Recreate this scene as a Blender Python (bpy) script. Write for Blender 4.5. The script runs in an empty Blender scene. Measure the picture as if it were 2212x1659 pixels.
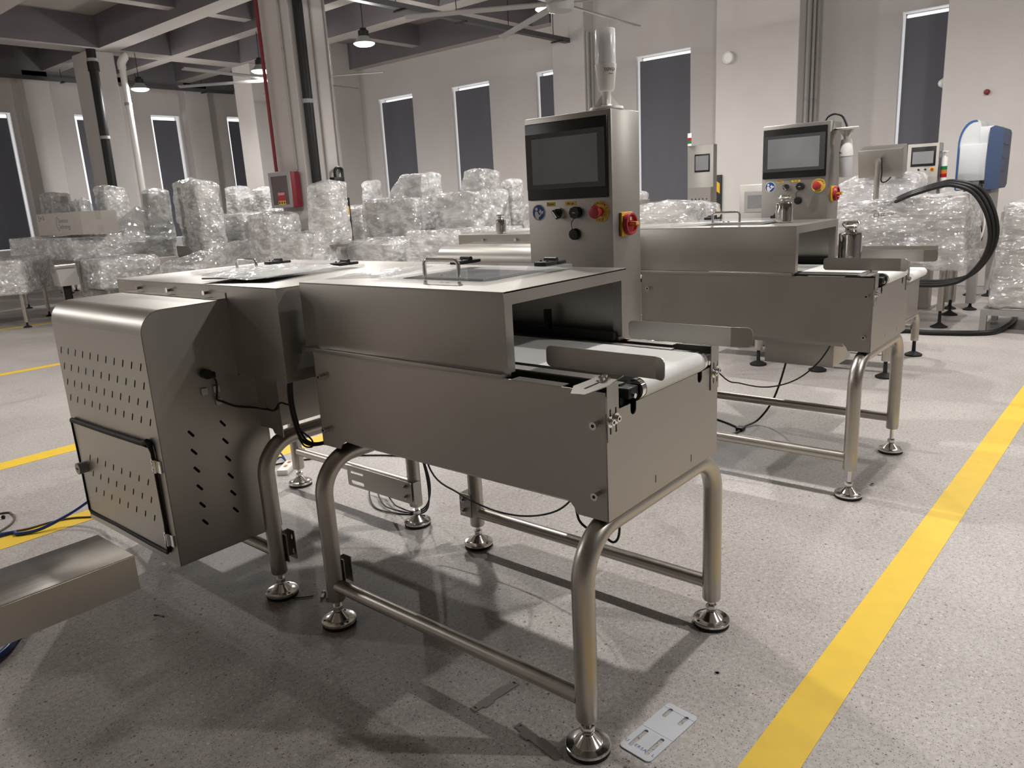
import bpy, bmesh, math, random
from mathutils import Vector, Matrix, noise
from math import pi, sin, cos, radians

SC = bpy.context.scene
COL = SC.collection

# ------------------------------------------------------------------ camera, world, exposure
cam_d = bpy.data.cameras.new('camera')
cam = bpy.data.objects.new('camera', cam_d)
COL.objects.link(cam)
_fw = Vector((0.73809007, 0.63048592, -0.24023022))
_rt = Vector((0.63860451, -0.76772017, -0.05282063))
_up = Vector((0.21773225, 0.11442572, 0.96927778))
_m = Matrix((_rt, _up, -_fw)).transposed().to_4x4()
_m.translation = Vector((-1.29396821, -0.9221098, 1.32940049))
cam.matrix_world = _m
cam_d.sensor_fit = 'HORIZONTAL'
cam_d.sensor_width = 36.0
cam_d.lens = 1623.38 / 2212 * 36.0
cam_d.clip_start = 0.05
cam_d.clip_end = 100
cam_d.dof.use_dof = True
cam_d.dof.focus_distance = 2.2
cam_d.dof.aperture_fstop = 15.0
SC.camera = cam

W = bpy.data.worlds.new('world')
SC.world = W
W.use_nodes = True
W.node_tree.nodes['Background'].inputs[0].default_value = (0.8, 0.85, 1.0, 1)
W.node_tree.nodes['Background'].inputs[1].default_value = 0.15

SC.view_settings.view_transform = 'Standard'
SC.view_settings.look = 'None'
SC.view_settings.exposure = 0.2
SC.view_settings.gamma = 1.0
SC.view_settings.use_curve_mapping = False
SC.cycles.transparent_max_bounces = 16
SC.cycles.max_bounces = 8
SC.cycles.diffuse_bounces = 3
SC.cycles.glossy_bounces = 4
SC.cycles.caustics_reflective = False
SC.cycles.caustics_refractive = False
SC.cycles.sample_clamp_indirect = 6.0

LAMP_POWER = 152.0          # watts of one pendant
LAMP_COLOR = (1.0, 0.965, 0.93)

# ------------------------------------------------------------------ materials
MATS = {}

def mat(name, base, rough=0.5, metal=0.0, spec=0.5, noise_scale=None, var=0.0, rvar=0.0, bump=0.0, bump_scale=None,
        emit=None, emit_s=0.0, alpha=1.0, trans=0.0, ior=1.45, stretch=(1, 1, 1), coat=0.0):
    m = bpy.data.materials.new(name)
    m.use_nodes = True
    nt = m.node_tree
    b = nt.nodes['Principled BSDF']
    b.inputs['Base Color'].default_value = (*base, 1)
    b.inputs['Roughness'].default_value = rough
    b.inputs['Metallic'].default_value = metal
    b.inputs['Specular IOR Level'].default_value = spec
    b.inputs['IOR'].default_value = ior
    b.inputs['Transmission Weight'].default_value = trans
    b.inputs['Alpha'].default_value = alpha
    b.inputs['Coat Weight'].default_value = coat
    if emit:
        b.inputs['Emission Color'].default_value = (*emit, 1)
        b.inputs['Emission Strength'].default_value = emit_s
    if noise_scale:
        tc = nt.nodes.new('ShaderNodeTexCoord')
        mp = nt.nodes.new('ShaderNodeMapping')
        mp.inputs['Scale'].default_value = stretch
        nt.links.new(tc.outputs['Object'], mp.inputs['Vector'])
        n = nt.nodes.new('ShaderNodeTexNoise')
        n.inputs['Scale'].default_value = noise_scale
        n.inputs['Detail'].default_value = 4
        nt.links.new(mp.outputs[0], n.inputs['Vector'])
        if var:
            mr = nt.nodes.new('ShaderNodeMapRange')
            mr.inputs['To Min'].default_value = 1 - var
            mr.inputs['To Max'].default_value = 1 + var
            mr.inputs['From Min'].default_value = 0.25
            mr.inputs['From Max'].default_value = 0.75
            nt.links.new(n.outputs['Fac'], mr.inputs['Value'])
            mx = nt.nodes.new('ShaderNodeVectorMath')
            mx.operation = 'SCALE'
            mx.inputs[0].default_value = base
            nt.links.new(mr.outputs[0], mx.inputs['Scale'])
            nt.links.new(mx.outputs[0], b.inputs['Base Color'])
        if rvar:
            mr = nt.nodes.new('ShaderNodeMapRange')
            mr.inputs['To Min'].default_value = rough - rvar
            mr.inputs['To Max'].default_value = rough + rvar
            mr.inputs['From Min'].default_value = 0.25
            mr.inputs['From Max'].default_value = 0.75
            nt.links.new(n.outputs['Fac'], mr.inputs['Value'])
            nt.links.new(mr.outputs[0], b.inputs['Roughness'])
        if bump:
            n2 = n
            if bump_scale:
                n2 = nt.nodes.new('ShaderNodeTexNoise')
                n2.inputs['Scale'].default_value = bump_scale
                n2.inputs['Detail'].default_value = 3
                nt.links.new(mp.outputs[0], n2.inputs['Vector'])
            bp = nt.nodes.new('ShaderNodeBump')
            bp.inputs['Strength'].default_value = bump
            bp.inputs['Distance'].default_value = 0.01
            nt.links.new(n2.outputs['Fac'], bp.inputs['Height'])
            nt.links.new(bp.outputs[0], b.inputs['Normal'])
    MATS[name] = m
    return m

STEEL = mat('satin_steel', (0.43, 0.41, 0.38), 0.41, 1.0, noise_scale=3.0, var=0.05, rvar=0.04, bump=0.02, bump_scale=900)
BRUSHED = mat('brushed_steel', (0.42, 0.40, 0.37), 0.24, 1.0, noise_scale=2.0, rvar=0.03, stretch=(1, 40, 40))
TUBE = mat('tube_steel', (0.48, 0.45, 0.41), 0.36, 1.0, noise_scale=6.0, var=0.06, rvar=0.05)
POLISH = mat('polished_steel', (0.72, 0.70, 0.68), 0.14, 1.0, noise_scale=20, rvar=0.04)
CHROME = mat('chrome', (0.80, 0.79, 0.77), 0.07, 1.0)
BLACK = mat('black_plastic', (0.008, 0.008, 0.009), 0.45)
RUBBER = mat('black_rubber', (0.010, 0.010, 0.010), 0.7)
DARK = mat('dark_interior', (0.012, 0.011, 0.010), 0.8)
BELT = mat('white_belt', (0.80, 0.80, 0.77), 0.55, noise_scale=40, var=0.02)
BELTG = mat('grey_belt', (0.42, 0.44, 0.42), 0.55)
ACRYL = mat('clear_acrylic', (0.93, 0.96, 0.96), 0.03, alpha=0.22, spec=0.6)
ACRED = mat('acrylic_edge', (0.75, 0.80, 0.80), 0.12, alpha=0.75)
RED = mat('red_plastic', (0.42, 0.035, 0.04), 0.4)
DKRED = mat('dark_red_paint', (0.22, 0.02, 0.03), 0.5)
YEL = mat('yellow_plastic', (0.74, 0.44, 0.03), 0.45)
YELTAG = mat('yellow_label', (0.75, 0.50, 0.08), 0.6)
BLUE = mat('sign_blue', (0.02, 0.075, 0.28), 0.5)
WHITE = mat('white_plastic', (0.82, 0.80, 0.77), 0.4)
LENS = mat('lamp_lens', (0.9, 0.89, 0.88), 0.15, alpha=0.62)
INK = mat('dark_ink', (0.03, 0.03, 0.03), 0.6)
GREYINK = mat('grey_ink', (0.16, 0.14, 0.13), 0.8)
SCREEN = mat('screen_glass', (0.06, 0.061, 0.063), 0.12, spec=0.6)
DISPLAY = mat('display_panel', (0.22, 0.22, 0.23), 0.10, spec=0.6, noise_scale=4, var=0.15)
BEZEL = mat('screen_bezel', (0.006, 0.006, 0.006), 0.35)
PAINT = mat('wall_paint', (0.62, 0.587, 0.565), 0.75, noise_scale=1.5, var=0.03, bump=0.03, bump_scale=60)
COLPAINT = mat('column_paint', (0.60, 0.567, 0.545), 0.75, noise_scale=2.5, var=0.03, bump=0.03, bump_scale=60)
SLAB = mat('slab_paint', (0.36, 0.32, 0.29), 0.85, noise_scale=2, var=0.05)
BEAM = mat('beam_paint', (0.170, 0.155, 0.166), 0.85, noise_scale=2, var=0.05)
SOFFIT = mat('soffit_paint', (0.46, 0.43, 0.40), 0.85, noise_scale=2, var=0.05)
TAPE = mat('yellow_tape', (0.82, 0.55, 0.045), 0.5, noise_scale=14, var=0.04)
BLIND = mat('grey_blind', (0.135, 0.134, 0.150), 0.6, noise_scale=2.0, var=0.12, stretch=(1, 1, 0.25))
_nt = BLIND.node_tree
_tr = _nt.nodes.new('ShaderNodeBsdfTranslucent')
_tr.inputs['Color'].default_value = (0.50, 0.52, 0.62, 1)
_mx = _nt.nodes.new('ShaderNodeMixShader')
_mx.inputs[0].default_value = 0.10
_nt.links.new(_nt.nodes['Principled BSDF'].outputs[0], _mx.inputs[1])
_nt.links.new(_tr.outputs[0], _mx.inputs[2])
_nt.links.new(_mx.outputs[0], _nt.nodes['Material Output'].inputs['Surface'])
DAY = mat('daylight_glass', (0.8, 0.9, 1.0), 0.2, emit=(0.93, 0.97, 1.0), emit_s=1.6)
LAMPGLOW = mat('lamp_glow', (1, 1, 1), 0.4, emit=(0.90, 1.0, 0.97), emit_s=9.0)
LAMPSHADE = mat('lamp_shade', (0.30, 0.33, 0.31), 0.35)
CARD = mat('cardboard', (0.46, 0.425, 0.395), 0.85, noise_scale=6, var=0.04)
CARDTAPE = mat('packing_tape', (0.42, 0.38, 0.34), 0.25)
BLUEHOSE = mat('blue_hose', (0.02, 0.055, 0.24), 0.3)
BROWNWIRE = mat('brown_cable', (0.10, 0.075, 0.05), 0.5)
PRWHITE = mat('printer_white', (0.55, 0.56, 0.57), 0.45)
PRBLUE = mat('printer_blue', (0.045, 0.07, 0.14), 0.45)
PRBLUE2 = mat('printer_edge_blue', (0.03, 0.09, 0.26), 0.4)
GREEN = mat('green_lens', (0.01, 0.16, 0.05), 0.3)
AMBER = mat('amber_lens', (0.55, 0.17, 0.02), 0.3)
REDLENS = mat('red_lens', (0.32, 0.01, 0.015), 0.3)
PROTECT = mat('protective_foil', (0.62, 0.64, 0.68), 0.35, metal=0.2, noise_scale=4, var=0.05)
GREY = mat('grey_paint', (0.42, 0.40, 0.38), 0.5)
GLASSP = mat('cabinet_glass', (0.10, 0.075, 0.08), 0.08, spec=0.7)
LTGREY = mat('light_grey_frame', (0.36, 0.35, 0.35), 0.5)
TARP = mat('clear_bag', (0.80, 0.80, 0.78), 0.18, alpha=0.55, spec=0.9, noise_scale=14, bump=0.5, bump_scale=30)
PAPER = mat('paper', (0.62, 0.63, 0.64), 0.8)


def film_material(name, tint, alpha, scale, rough=0.16, stretch=(1, 1, 1)):
    m = bpy.data.materials.new(name)
    m.use_nodes = True
    nt = m.node_tree
    b = nt.nodes['Principled BSDF']
    b.inputs['Base Color'].default_value = (*tint, 1)
    b.inputs['Roughness'].default_value = rough
    b.inputs['Specular IOR Level'].default_value = 1.0
    b.inputs['IOR'].default_value = 1.7
    tc = nt.nodes.new('ShaderNodeTexCoord')
    mp = nt.nodes.new('ShaderNodeMapping')
    mp.inputs['Scale'].default_value = (1.0, 0.45, 1.25)
    mp.inputs['Rotation'].default_value = (0.55, 0.3, 0.2)
    nt.links.new(tc.outputs['Object'], mp.inputs['Vector'])
    n = nt.nodes.new('ShaderNodeTexNoise')
    n.inputs['Scale'].default_value = scale
    n.inputs['Detail'].default_value = 2
    n.inputs['Distortion'].default_value = 1.2
    nt.links.new(mp.outputs[0], n.inputs['Vector'])
    v = nt.nodes.new('ShaderNodeTexVoronoi')
    v.inputs['Scale'].default_value = scale * 1.2
    nt.links.new(mp.outputs[0], v.inputs['Vector'])
    ad = nt.nodes.new('ShaderNodeMath')
    ad.operation = 'ADD'
    nt.links.new(v.outputs['Distance'], ad.inputs[0])
    nt.links.new(n.outputs['Fac'], ad.inputs[1])
    bp = nt.nodes.new('ShaderNodeBump')
    bp.inputs['Strength'].default_value = 0.5
    bp.inputs['Distance'].default_value = 0.02
    nt.links.new(ad.outputs[0], bp.inputs['Height'])
    nt.links.new(bp.outputs[0], b.inputs['Normal'])
    ge = nt.nodes.new('ShaderNodeNewGeometry')
    vc = nt.nodes.new('ShaderNodeTexVoronoi')
    vc.inputs['Scale'].default_value = scale * 2.9
    nt.links.new(mp.outputs[0], vc.inputs['Vector'])
    sb = nt.nodes.new('ShaderNodeVectorMath'); sb.operation = 'SUBTRACT'
    nt.links.new(vc.outputs['Color'], sb.inputs[0])
    sb.inputs[1].default_value = (0.5, 0.5, 0.5)
    ma = nt.nodes.new('ShaderNodeVectorMath'); ma.operation = 'MULTIPLY_ADD'
    nt.links.new(sb.outputs[0], ma.inputs[0])
    ma.inputs[1].default_value = (1.1, 1.1, 1.1)
    nt.links.new(ge.outputs['Normal'], ma.inputs[2])
    no = nt.nodes.new('ShaderNodeVectorMath'); no.operation = 'NORMALIZE'
    nt.links.new(ma.outputs[0], no.inputs[0])
    nt.links.new(no.outputs[0], b.inputs['Coat Normal'])
    b.inputs['Coat Weight'].default_value = 1.0
    b.inputs['Coat Roughness'].default_value = 0.18
    b.inputs['Coat IOR'].default_value = 1.9
    n2 = nt.nodes.new('ShaderNodeTexNoise')
    n2.inputs['Scale'].default_value = scale * 0.45
    n2.inputs['Detail'].default_value = 2
    n2.inputs['Distortion'].default_value = 1.0
    nt.links.new(mp.outputs[0], n2.inputs['Vector'])
    mr = nt.nodes.new('ShaderNodeMapRange')
    mr.inputs['From Min'].default_value = 0.35
    mr.inputs['From Max'].default_value = 0.65
    mr.inputs['To Min'].default_value = alpha - 0.18
    mr.inputs['To Max'].default_value = min(0.97, alpha + 0.20)
    nt.links.new(n2.outputs['Fac'], mr.inputs['Value'])
    nt.links.new(mr.outputs[0], b.inputs['Alpha'])
    return m

FILM = film_material('stretch_film', (0.92, 0.91, 0.90), 0.56, 15.0)
FILM2 = film_material('bubble_film', (0.90, 0.88, 0.885), 0.54, 19.0)
FILM3 = film_material('clear_sheet', (0.88, 0.89, 0.88), 0.50, 8.0, 0.12)


def floor_material():
    m = bpy.data.materials.new('polished_concrete')
    m.use_nodes = True
    nt = m.node_tree
    L = nt.links.new
    b = nt.nodes['Principled BSDF']
    tc = nt.nodes.new('ShaderNodeTexCoord')
    def nz(scale, detail=4, dist=0.0):
        n = nt.nodes.new('ShaderNodeTexNoise')
        n.inputs['Scale'].default_value = scale
        n.inputs['Detail'].default_value = detail
        n.inputs['Distortion'].default_value = dist
        L(tc.outputs['Object'], n.inputs['Vector'])
        return n.outputs['Fac']
    def ramp(f, p):
        r = nt.nodes.new('ShaderNodeValToRGB')
        e = r.color_ramp.elements
        e[0].position, e[0].color = p[0][0], (*p[0][1], 1)
        e[1].position, e[1].color = p[-1][0], (*p[-1][1], 1)
        for q in p[1:-1]:
            x = e.new(q[0]); x.color = (*q[1], 1)
        L(f, r.inputs[0])
        return r.outputs[0]
    def mix(f, a, c, mode='MIX'):
        x = nt.nodes.new('ShaderNodeMix')
        x.data_type = 'RGBA'
        x.blend_type = mode
        if isinstance(f, float): x.inputs[0].default_value = f
        else: L(f, x.inputs[0])
        for i, s in ((6, a), (7, c)):
            if isinstance(s, tuple): x.inputs[i].default_value = (*s, 1)
            else: L(s, x.inputs[i])
        return x.outputs[2]
    base = ramp(nz(1.1, 6, 0.6), [(0.3, (0.415, 0.385, 0.362)), (0.5, (0.475, 0.442, 0.416)), (0.72, (0.53, 0.498, 0.47))])
    fine = ramp(nz(70, 5), [(0.3, (0.80, 0.80, 0.80)), (0.7, (1.12, 1.12, 1.12))])
    c = mix(1.0, base, fine, 'MULTIPLY')
    def specks(scale, thr, col, c, amount):
        v = nt.nodes.new('ShaderNodeTexVoronoi')
        v.inputs['Scale'].default_value = scale
        L(tc.outputs['Object'], v.inputs['Vector'])
        d = nt.nodes.new('ShaderNodeMath'); d.operation = 'LESS_THAN'
        L(v.outputs['Distance'], d.inputs[0]); d.inputs[1].default_value = thr
        s = nt.nodes.new('ShaderNodeSeparateColor')
        L(v.outputs['Color'], s.inputs[0])
        g = nt.nodes.new('ShaderNodeMath'); g.operation = 'LESS_THAN'
        L(s.outputs[0], g.inputs[0]); g.inputs[1].default_value = amount
        k = nt.nodes.new('ShaderNodeMath'); k.operation = 'MULTIPLY'
        L(d.outputs[0], k.inputs[0]); L(g.outputs[0], k.inputs[1])
        return mix(k.outputs[0], c, col)
    c = specks(230, 0.36, (0.14, 0.12, 0.11), c, 0.16)
    c = specks(380, 0.38, (0.17, 0.15, 0.14), c, 0.16)
    c = specks(120, 0.30, (0.13, 0.105, 0.095), c, 0.05)
    c = specks(80, 0.32, (0.58, 0.545, 0.515), c, 0.06)
    c = specks(45, 0.22, (0.20, 0.15, 0.13), c, 0.03)
    stain = ramp(nz(2.6, 7, 1.5), [(0.30, (0.80, 0.79, 0.78)), (0.40, (1, 1, 1))])
    c = mix(0.7, c, stain, 'MULTIPLY')
    L(c, b.inputs['Base Color'])
    r = nt.nodes.new('ShaderNodeMapRange')
    L(nz(3.0, 5, 0.5), r.inputs['Value'])
    r.inputs['To Min'].default_value = 0.30
    r.inputs['To Max'].default_value = 0.52
    L(r.outputs[0], b.inputs['Roughness'])
    b.inputs['Specular IOR Level'].default_value = 0.35
    bp = nt.nodes.new('ShaderNodeBump')
    bp.inputs['Strength'].default_value = 0.08
    bp.inputs['Distance'].default_value = 0.004
    L(nz(60, 4), bp.inputs['Height'])
    L(bp.outputs[0], b.inputs['Normal'])
    return m

FLOORM = floor_material()

# ------------------------------------------------------------------ mesh helpers

class MB:
    """collects shapes into one mesh"""
    def __init__(self):
        self.bm = bmesh.new()
        self.mi = 0

    def _tag(self, faces):
        for f in faces:
            f.material_index = self.mi

    def box(self, x0, x1, y0, y1, z0, z1, bev=0.0, rot=None, seg=2):
        r = bmesh.ops.create_cube(self.bm, size=1.0)
        vs = r['verts']
        c = Vector(((x0 + x1) / 2, (y0 + y1) / 2, (z0 + z1) / 2))
        for v in vs:
            v.co = Vector((v.co.x * (x1 - x0), v.co.y * (y1 - y0), v.co.z * (z1 - z0)))
        es = list({e for v in vs for e in v.link_edges})
        fs = list({f for v in vs for f in v.link_faces})
        if bev > 0:
            q = bmesh.ops.bevel(self.bm, geom=es, offset=bev, segments=seg, profile=0.5, affect='EDGES')
            fs = list({f for f in fs if f.is_valid} | set(q['faces']))
            vs = list({v for f in fs for v in f.verts})
        for v in vs:
            if rot is not None:
                v.co = rot @ v.co
            v.co = v.co + c
        self._tag([f for f in fs if f.is_valid])
        return self

    def cyl(self, p0, p1, r, seg=20, r2=None):
        p0, p1 = Vector(p0), Vector(p1)
        d = p1 - p0
        q = bmesh.ops.create_cone(self.bm, cap_ends=True, segments=seg, radius1=r, radius2=r if r2 is None else r2, depth=d.length)
        M = Matrix.Translation((p0 + p1) / 2) @ d.to_track_quat('Z', 'Y').to_matrix().to_4x4()
        bmesh.ops.transform(self.bm, matrix=M, verts=q['verts'])
        self._tag({f for v in q['verts'] for f in v.link_faces})
        return self

    def lathe(self, prof, seg=32, M=None):
        M = M or Matrix.Identity(4)
        rings = []
        for r, z in prof:
            rings.append([self.bm.verts.new(M @ Vector((max(r, 1e-5) * cos(2 * pi * k / seg), max(r, 1e-5) * sin(2 * pi * k / seg), z))) for k in range(seg)])
        fs = []
        for a, b in zip(rings, rings[1:]):
            for k in range(seg):
                fs.append(self.bm.faces.new((a[k], a[(k + 1) % seg], b[(k + 1) % seg], b[k])))
        fs.append(self.bm.faces.new(list(reversed(rings[0]))))
        fs.append(self.bm.faces.new(rings[-1]))
        self._tag(fs)
        return self

    def tube(self, pts, r, seg=10, closed=False):
        pts = [Vector(p) for p in pts]
        n = len(pts)
        rings = []
        up = None
        for i, p in enumerate(pts):
            if closed:
                t = (pts[(i + 1) % n] - pts[i - 1]).normalized()
            else:
                t = (pts[min(i + 1, n - 1)] - pts[max(i - 1, 0)]).normalized()
            if up is None:
                up = t.orthogonal().normalized()
            else:
                up = (up - t * up.dot(t))
                up = up.normalized() if up.length > 1e-6 else t.orthogonal().normalized()
            w = t.cross(up)
            rr = r[i] if isinstance(r, (list, tuple)) else r
            rings.append([self.bm.verts.new(p + rr * (cos(2 * pi * k / seg) * up + sin(2 * pi * k / seg) * w)) for k in range(seg)])
        fs = []
        pairs = list(zip(rings, rings[1:])) + ([(rings[-1], rings[0])] if closed else [])
        for a, b in pairs:
            for k in range(seg):
                fs.append(self.bm.faces.new((a[k], a[(k + 1) % seg], b[(k + 1) % seg], b[k])))
        if not closed:
            fs.append(self.bm.faces.new(list(reversed(rings[0]))))
            fs.append(self.bm.faces.new(rings[-1]))
        self._tag(fs)
        return self

    def prism(self, pts, vec):
        vec = Vector(vec)
        a = [self.bm.verts.new(Vector(p)) for p in pts]
        b = [self.bm.verts.new(Vector(p) + vec) for p in pts]
        n = len(a)
        fs = [self.bm.faces.new(a), self.bm.faces.new(list(reversed(b)))]
        for k in range(n):
            fs.append(self.bm.faces.new((a[k], b[k], b[(k + 1) % n], a[(k + 1) % n])))
        self._tag(fs)
        return self

    def sheet(self, grid, th=0.0):
        """grid: rows of points"""
        vs = [[self.bm.verts.new(Vector(p)) for p in row] for row in grid]
        fs = []
        for r0, r1 in zip(vs, vs[1:]):
            for k in range(len(r0) - 1):
                fs.append(self.bm.faces.new((r0[k], r0[k + 1], r1[k + 1], r1[k])))
        self._tag(fs)
        if th:
            bmesh.ops.recalc_face_normals(self.bm, faces=fs)
            bmesh.ops.solidify(self.bm, geom=fs, thickness=th)
        return self

    def plate(self, outer, holes, th, M):
        """flat plate with real holes: 2-D outline (u,v), thickness along the plate's normal, placed by M"""
        cu = bpy.data.curves.new('plate_outline', 'CURVE')
        cu.dimensions = '2D'
        cu.fill_mode = 'BOTH'
        cu.extrude = th / 2
        for loop in [outer] + list(holes):
            s = cu.splines.new('POLY')
            s.points.add(len(loop) - 1)
            for p, (x, y) in zip(s.points, loop):
                p.co = (x, y, 0, 1)
            s.use_cyclic_u = True
        o = bpy.data.objects.new('plate_outline', cu)
        me = bpy.data.meshes.new_from_object(o)
        me.transform(M)
        me.polygons.foreach_set('material_index', [self.mi] * len(me.polygons))
        self.bm.from_mesh(me)
        bpy.data.objects.remove(o)
        bpy.data.curves.remove(cu)
        bpy.data.meshes.remove(me)
        return self

    def text(self, body, size, M, th=0.0004, align='CENTER', sx=1.0):
        cu = bpy.data.curves.new('lettering', 'FONT')
        cu.body = body
        cu.size = size
        cu.extrude = th
        cu.align_x = align
        cu.align_y = 'CENTER'
        cu.resolution_u = 3
        o = bpy.data.objects.new('lettering', cu)
        me = bpy.data.meshes.new_from_object(o)
        me.transform(M @ Matrix.Diagonal((sx, 1, 1, 1)))
        me.polygons.foreach_set('material_index', [self.mi] * len(me.polygons))
        self.bm.from_mesh(me)
        bpy.data.objects.remove(o)
        bpy.data.curves.remove(cu)
        bpy.data.meshes.remove(me)
        return self

    def build(self, name, mats, parent=None, smooth=35, recalc=True, label=None):
        me = bpy.data.meshes.new(name)
        if recalc:
            bmesh.ops.recalc_face_normals(self.bm, faces=self.bm.faces[:])
        self.bm.to_mesh(me)
        self.bm.free()
        for m in (mats if isinstance(mats, (list, tuple)) else [mats]):
            me.materials.append(m)
        if smooth:
            me.shade_smooth()
            me.set_sharp_from_angle(angle=radians(smooth))
        o = bpy.data.objects.new(name, me)
        COL.objects.link(o)
        if parent is not None:
            o.parent = parent
        if label:
            o['label'] = label
        return o


def frame(o, u, v):
    """matrix with local x->u, y->v, z->u x v at origin o"""
    u, v = Vector(u).normalized(), Vector(v).normalized()
    n = u.cross(v)
    M = Matrix((u, v, n)).transposed().to_4x4()
    M.translation = Vector(o)
    return M

FX = lambda x: frame((x, 0, 0), (0, -1, 0), (0, 0, 1))     # plate facing -x: (u,v) = (-y, z)
FY = lambda y: frame((0, y, 0), (1, 0, 0), (0, 0, 1))      # plate facing -y: (u,v) = (x, z)
FZ = lambda z: frame((0, 0, z), (1, 0, 0), (0, 1, 0))      # lying plate: (u,v) = (x, y)

def rect(u0, u1, v0, v1):
    return [(u0, v0), (u1, v0), (u1, v1), (u0, v1)]

def rrect(u0, u1, v0, v1, r, n=5):
    out = []
    for cx, cy, a0 in ((u1 - r, v0 + r, -90), (u1 - r, v1 - r, 0), (u0 + r, v1 - r, 90), (u0 + r, v0 + r, 180)):
        for k in range(n + 1):
            a = radians(a0 + 90 * k / n)
            out.append((cx + r * cos(a), cy + r * sin(a)))
    return out

def slot(cu, cv, ln, w, ang=90.0, n=6):
    """capsule hole of length ln, width w"""
    a = radians(ang)
    out = []
    h = ln / 2 - w / 2
    for sgn in (1, -1):
        for k in range(n + 1):
            t = a + (0 if sgn > 0 else pi) + radians(-90 + 180 * k / n)
            out.append((cu + sgn * h * cos(a) + w / 2 * cos(t), cv + sgn * h * sin(a) + w / 2 * sin(t)))
    return out

def circ(cu, cv, r, n=16):
    return [(cu + r * cos(2 * pi * k / n), cv + r * sin(2 * pi * k / n)) for k in range(n)]

def neg(loop):      # mirror (y,z) -> (-y,z) for FX plates
    return [(-u, v) for u, v in loop]

def smooth_path(pts, n=6):
    """Catmull-Rom through the points"""
    P = [Vector(p) for p in pts]
    out = []
    for i in range(len(P) - 1):
        p0 = P[max(i - 1, 0)]; p1 = P[i]; p2 = P[i + 1]; p3 = P[min(i + 2, len(P) - 1)]
        for k in range(n):
            t = k / n
            out.append(0.5 * ((2 * p1) + (p2 - p0) * t + (2 * p0 - 5 * p1 + 4 * p2 - p3) * t * t + (3 * p1 - p0 - 3 * p2 + p3) * t ** 3))
    out.append(P[-1])
    return out

def thing(name, label, cat, loc=(0, 0, 0), rz=0.0, group=None):
    o = bpy.data.objects.new(name, None)
    o.empty_display_size = 0.05
    COL.objects.link(o)
    o.location = loc
    o.rotation_euler = (0, 0, rz)
    o['label'] = label
    o['category'] = cat
    if group:
        o['group'] = group
    return o

def tag(o, label, cat, group=None):
    o['label'] = label
    o['category'] = cat
    if group:
        o['group'] = group
    return o

def struct(o):
    o['kind'] = 'structure'
    return o

def copy_tree(o, parent=None):
    c = o.copy()
    COL.objects.link(c)
    if parent is not None:
        c.parent = parent
    for ch in list(o.children):
        copy_tree(ch, c)
    return c

# ------------------------------------------------------------------ the hall
XW, YW, SLABZ = 10.0, 16.0, 4.66
XMIN, YMIN = -7.5, -11.0

b = MB(); b.box(XMIN, XW + 0.3, YMIN, YW + 0.3, -0.15, 0.0)
struct(b.build('floor', FLOORM, smooth=0))

# wall along x = 10 (behind the machines, right) with window openings: (y0, y1, z0, z1)
RW = [(10.98, 12.03, 0.85, 3.50), (8.89, 9.86, 0.85, 3.47), (6.93, 7.78, 0.85, 3.46), (4.79, 5.74, 0.85, 3.41), (0.85, 1.84, 0.85, 3.36)]
b = MB()
b.plate(neg(rect(YMIN, YW + 0.3, 0, SLABZ + 0.2)), [neg(rect(*w)) for w in RW], 0.3, FX(XW + 0.15))
struct(b.build('wall_right', PAINT, smooth=0))
LW = [(2.6, 4.28, 0.85, 3.40), (5.42, 6.05, 0.85, 3.42), (6.98, 7.62, 0.85, 3.48), (8.78, 9.5, 0.85, 3.52)]
b = MB()
b.plate(rect(XMIN, XW, 0, SLABZ + 0.2), [rect(*w) for w in LW], 0.3, FY(YW + 0.15))
struct(b.build('wall_left', PAINT, smooth=0))
b = MB(); b.box(XMIN - 0.2, XMIN, YMIN, YW, 0, SLABZ + 0.2)
struct(b.build('wall_rear', PAINT, smooth=0))
b = MB(); b.box(XMIN, XW, YMIN - 0.2, YMIN, 0, SLABZ + 0.2)
struct(b.build('wall_near', PAINT, smooth=0))
b = MB(); b.box(XMIN - 0.2, XW + 0.3, YMIN - 0.2, YW + 0.3, SLABZ, SLABZ + 0.2)
struct(b.build('ceiling', SLAB, smooth=0))

n_win = 0
for (y0, y1, z0, z1) in RW:
    n_win += 1
    b = MB()
    t = 0.012
    b.box(XW + 0.20, XW + 0.26, y0, y1, z0, z0 + t); b.box(XW + 0.20, XW + 0.26, y0, y1, z1 - t, z1)
    b.box(XW + 0.20, XW + 0.26, y0, y0 + t, z0, z1); b.box(XW + 0.20, XW + 0.26, y1 - t, y1, z0, z1)
    w = struct(b.build('window_%d' % n_win, WHITE, smooth=0))
    b = MB(); b.box(XW + 0.225, XW + 0.235, y0 + 0.01, y1 - 0.01, z0 + 0.01, z1 - 0.01)
    b.build('window_glass', DAY, w, smooth=0)
    b = MB(); b.box(XW + 0.07, XW + 0.075, y0 + 0.025, y1 - 0.03, z0 + 0.02, z1 - 0.07)
    b.build('roller_blind', BLIND, w, smooth=0)
for (x0, x1, z0, z1) in LW:
    n_win += 1
    b = MB()
    t = 0.012
    b.box(x0, x1, YW + 0.20, YW + 0.26, z0, z0 + t); b.box(x0, x1, YW + 0.20, YW + 0.26, z1 - t, z1)
    b.box(x0, x0 + t, YW + 0.20, YW + 0.26, z0, z1); b.box(x1 - t, x1, YW + 0.20, YW + 0.26, z0, z1)
    w = struct(b.build('window_%d' % n_win, WHITE, smooth=0))
    b = MB(); b.box(x0 + 0.01, x1 - 0.01, YW + 0.225, YW + 0.235, z0 + 0.01, z1 - 0.01)
    b.build('window_glass', DAY, w, smooth=0)
    b = MB(); b.box(x0 + 0.06, x1 - 0.05, YW + 0.07, YW + 0.075, z0 + 0.02, z1 - 0.09)
    b.build('roller_blind', BLIND, w, smooth=0)

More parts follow.
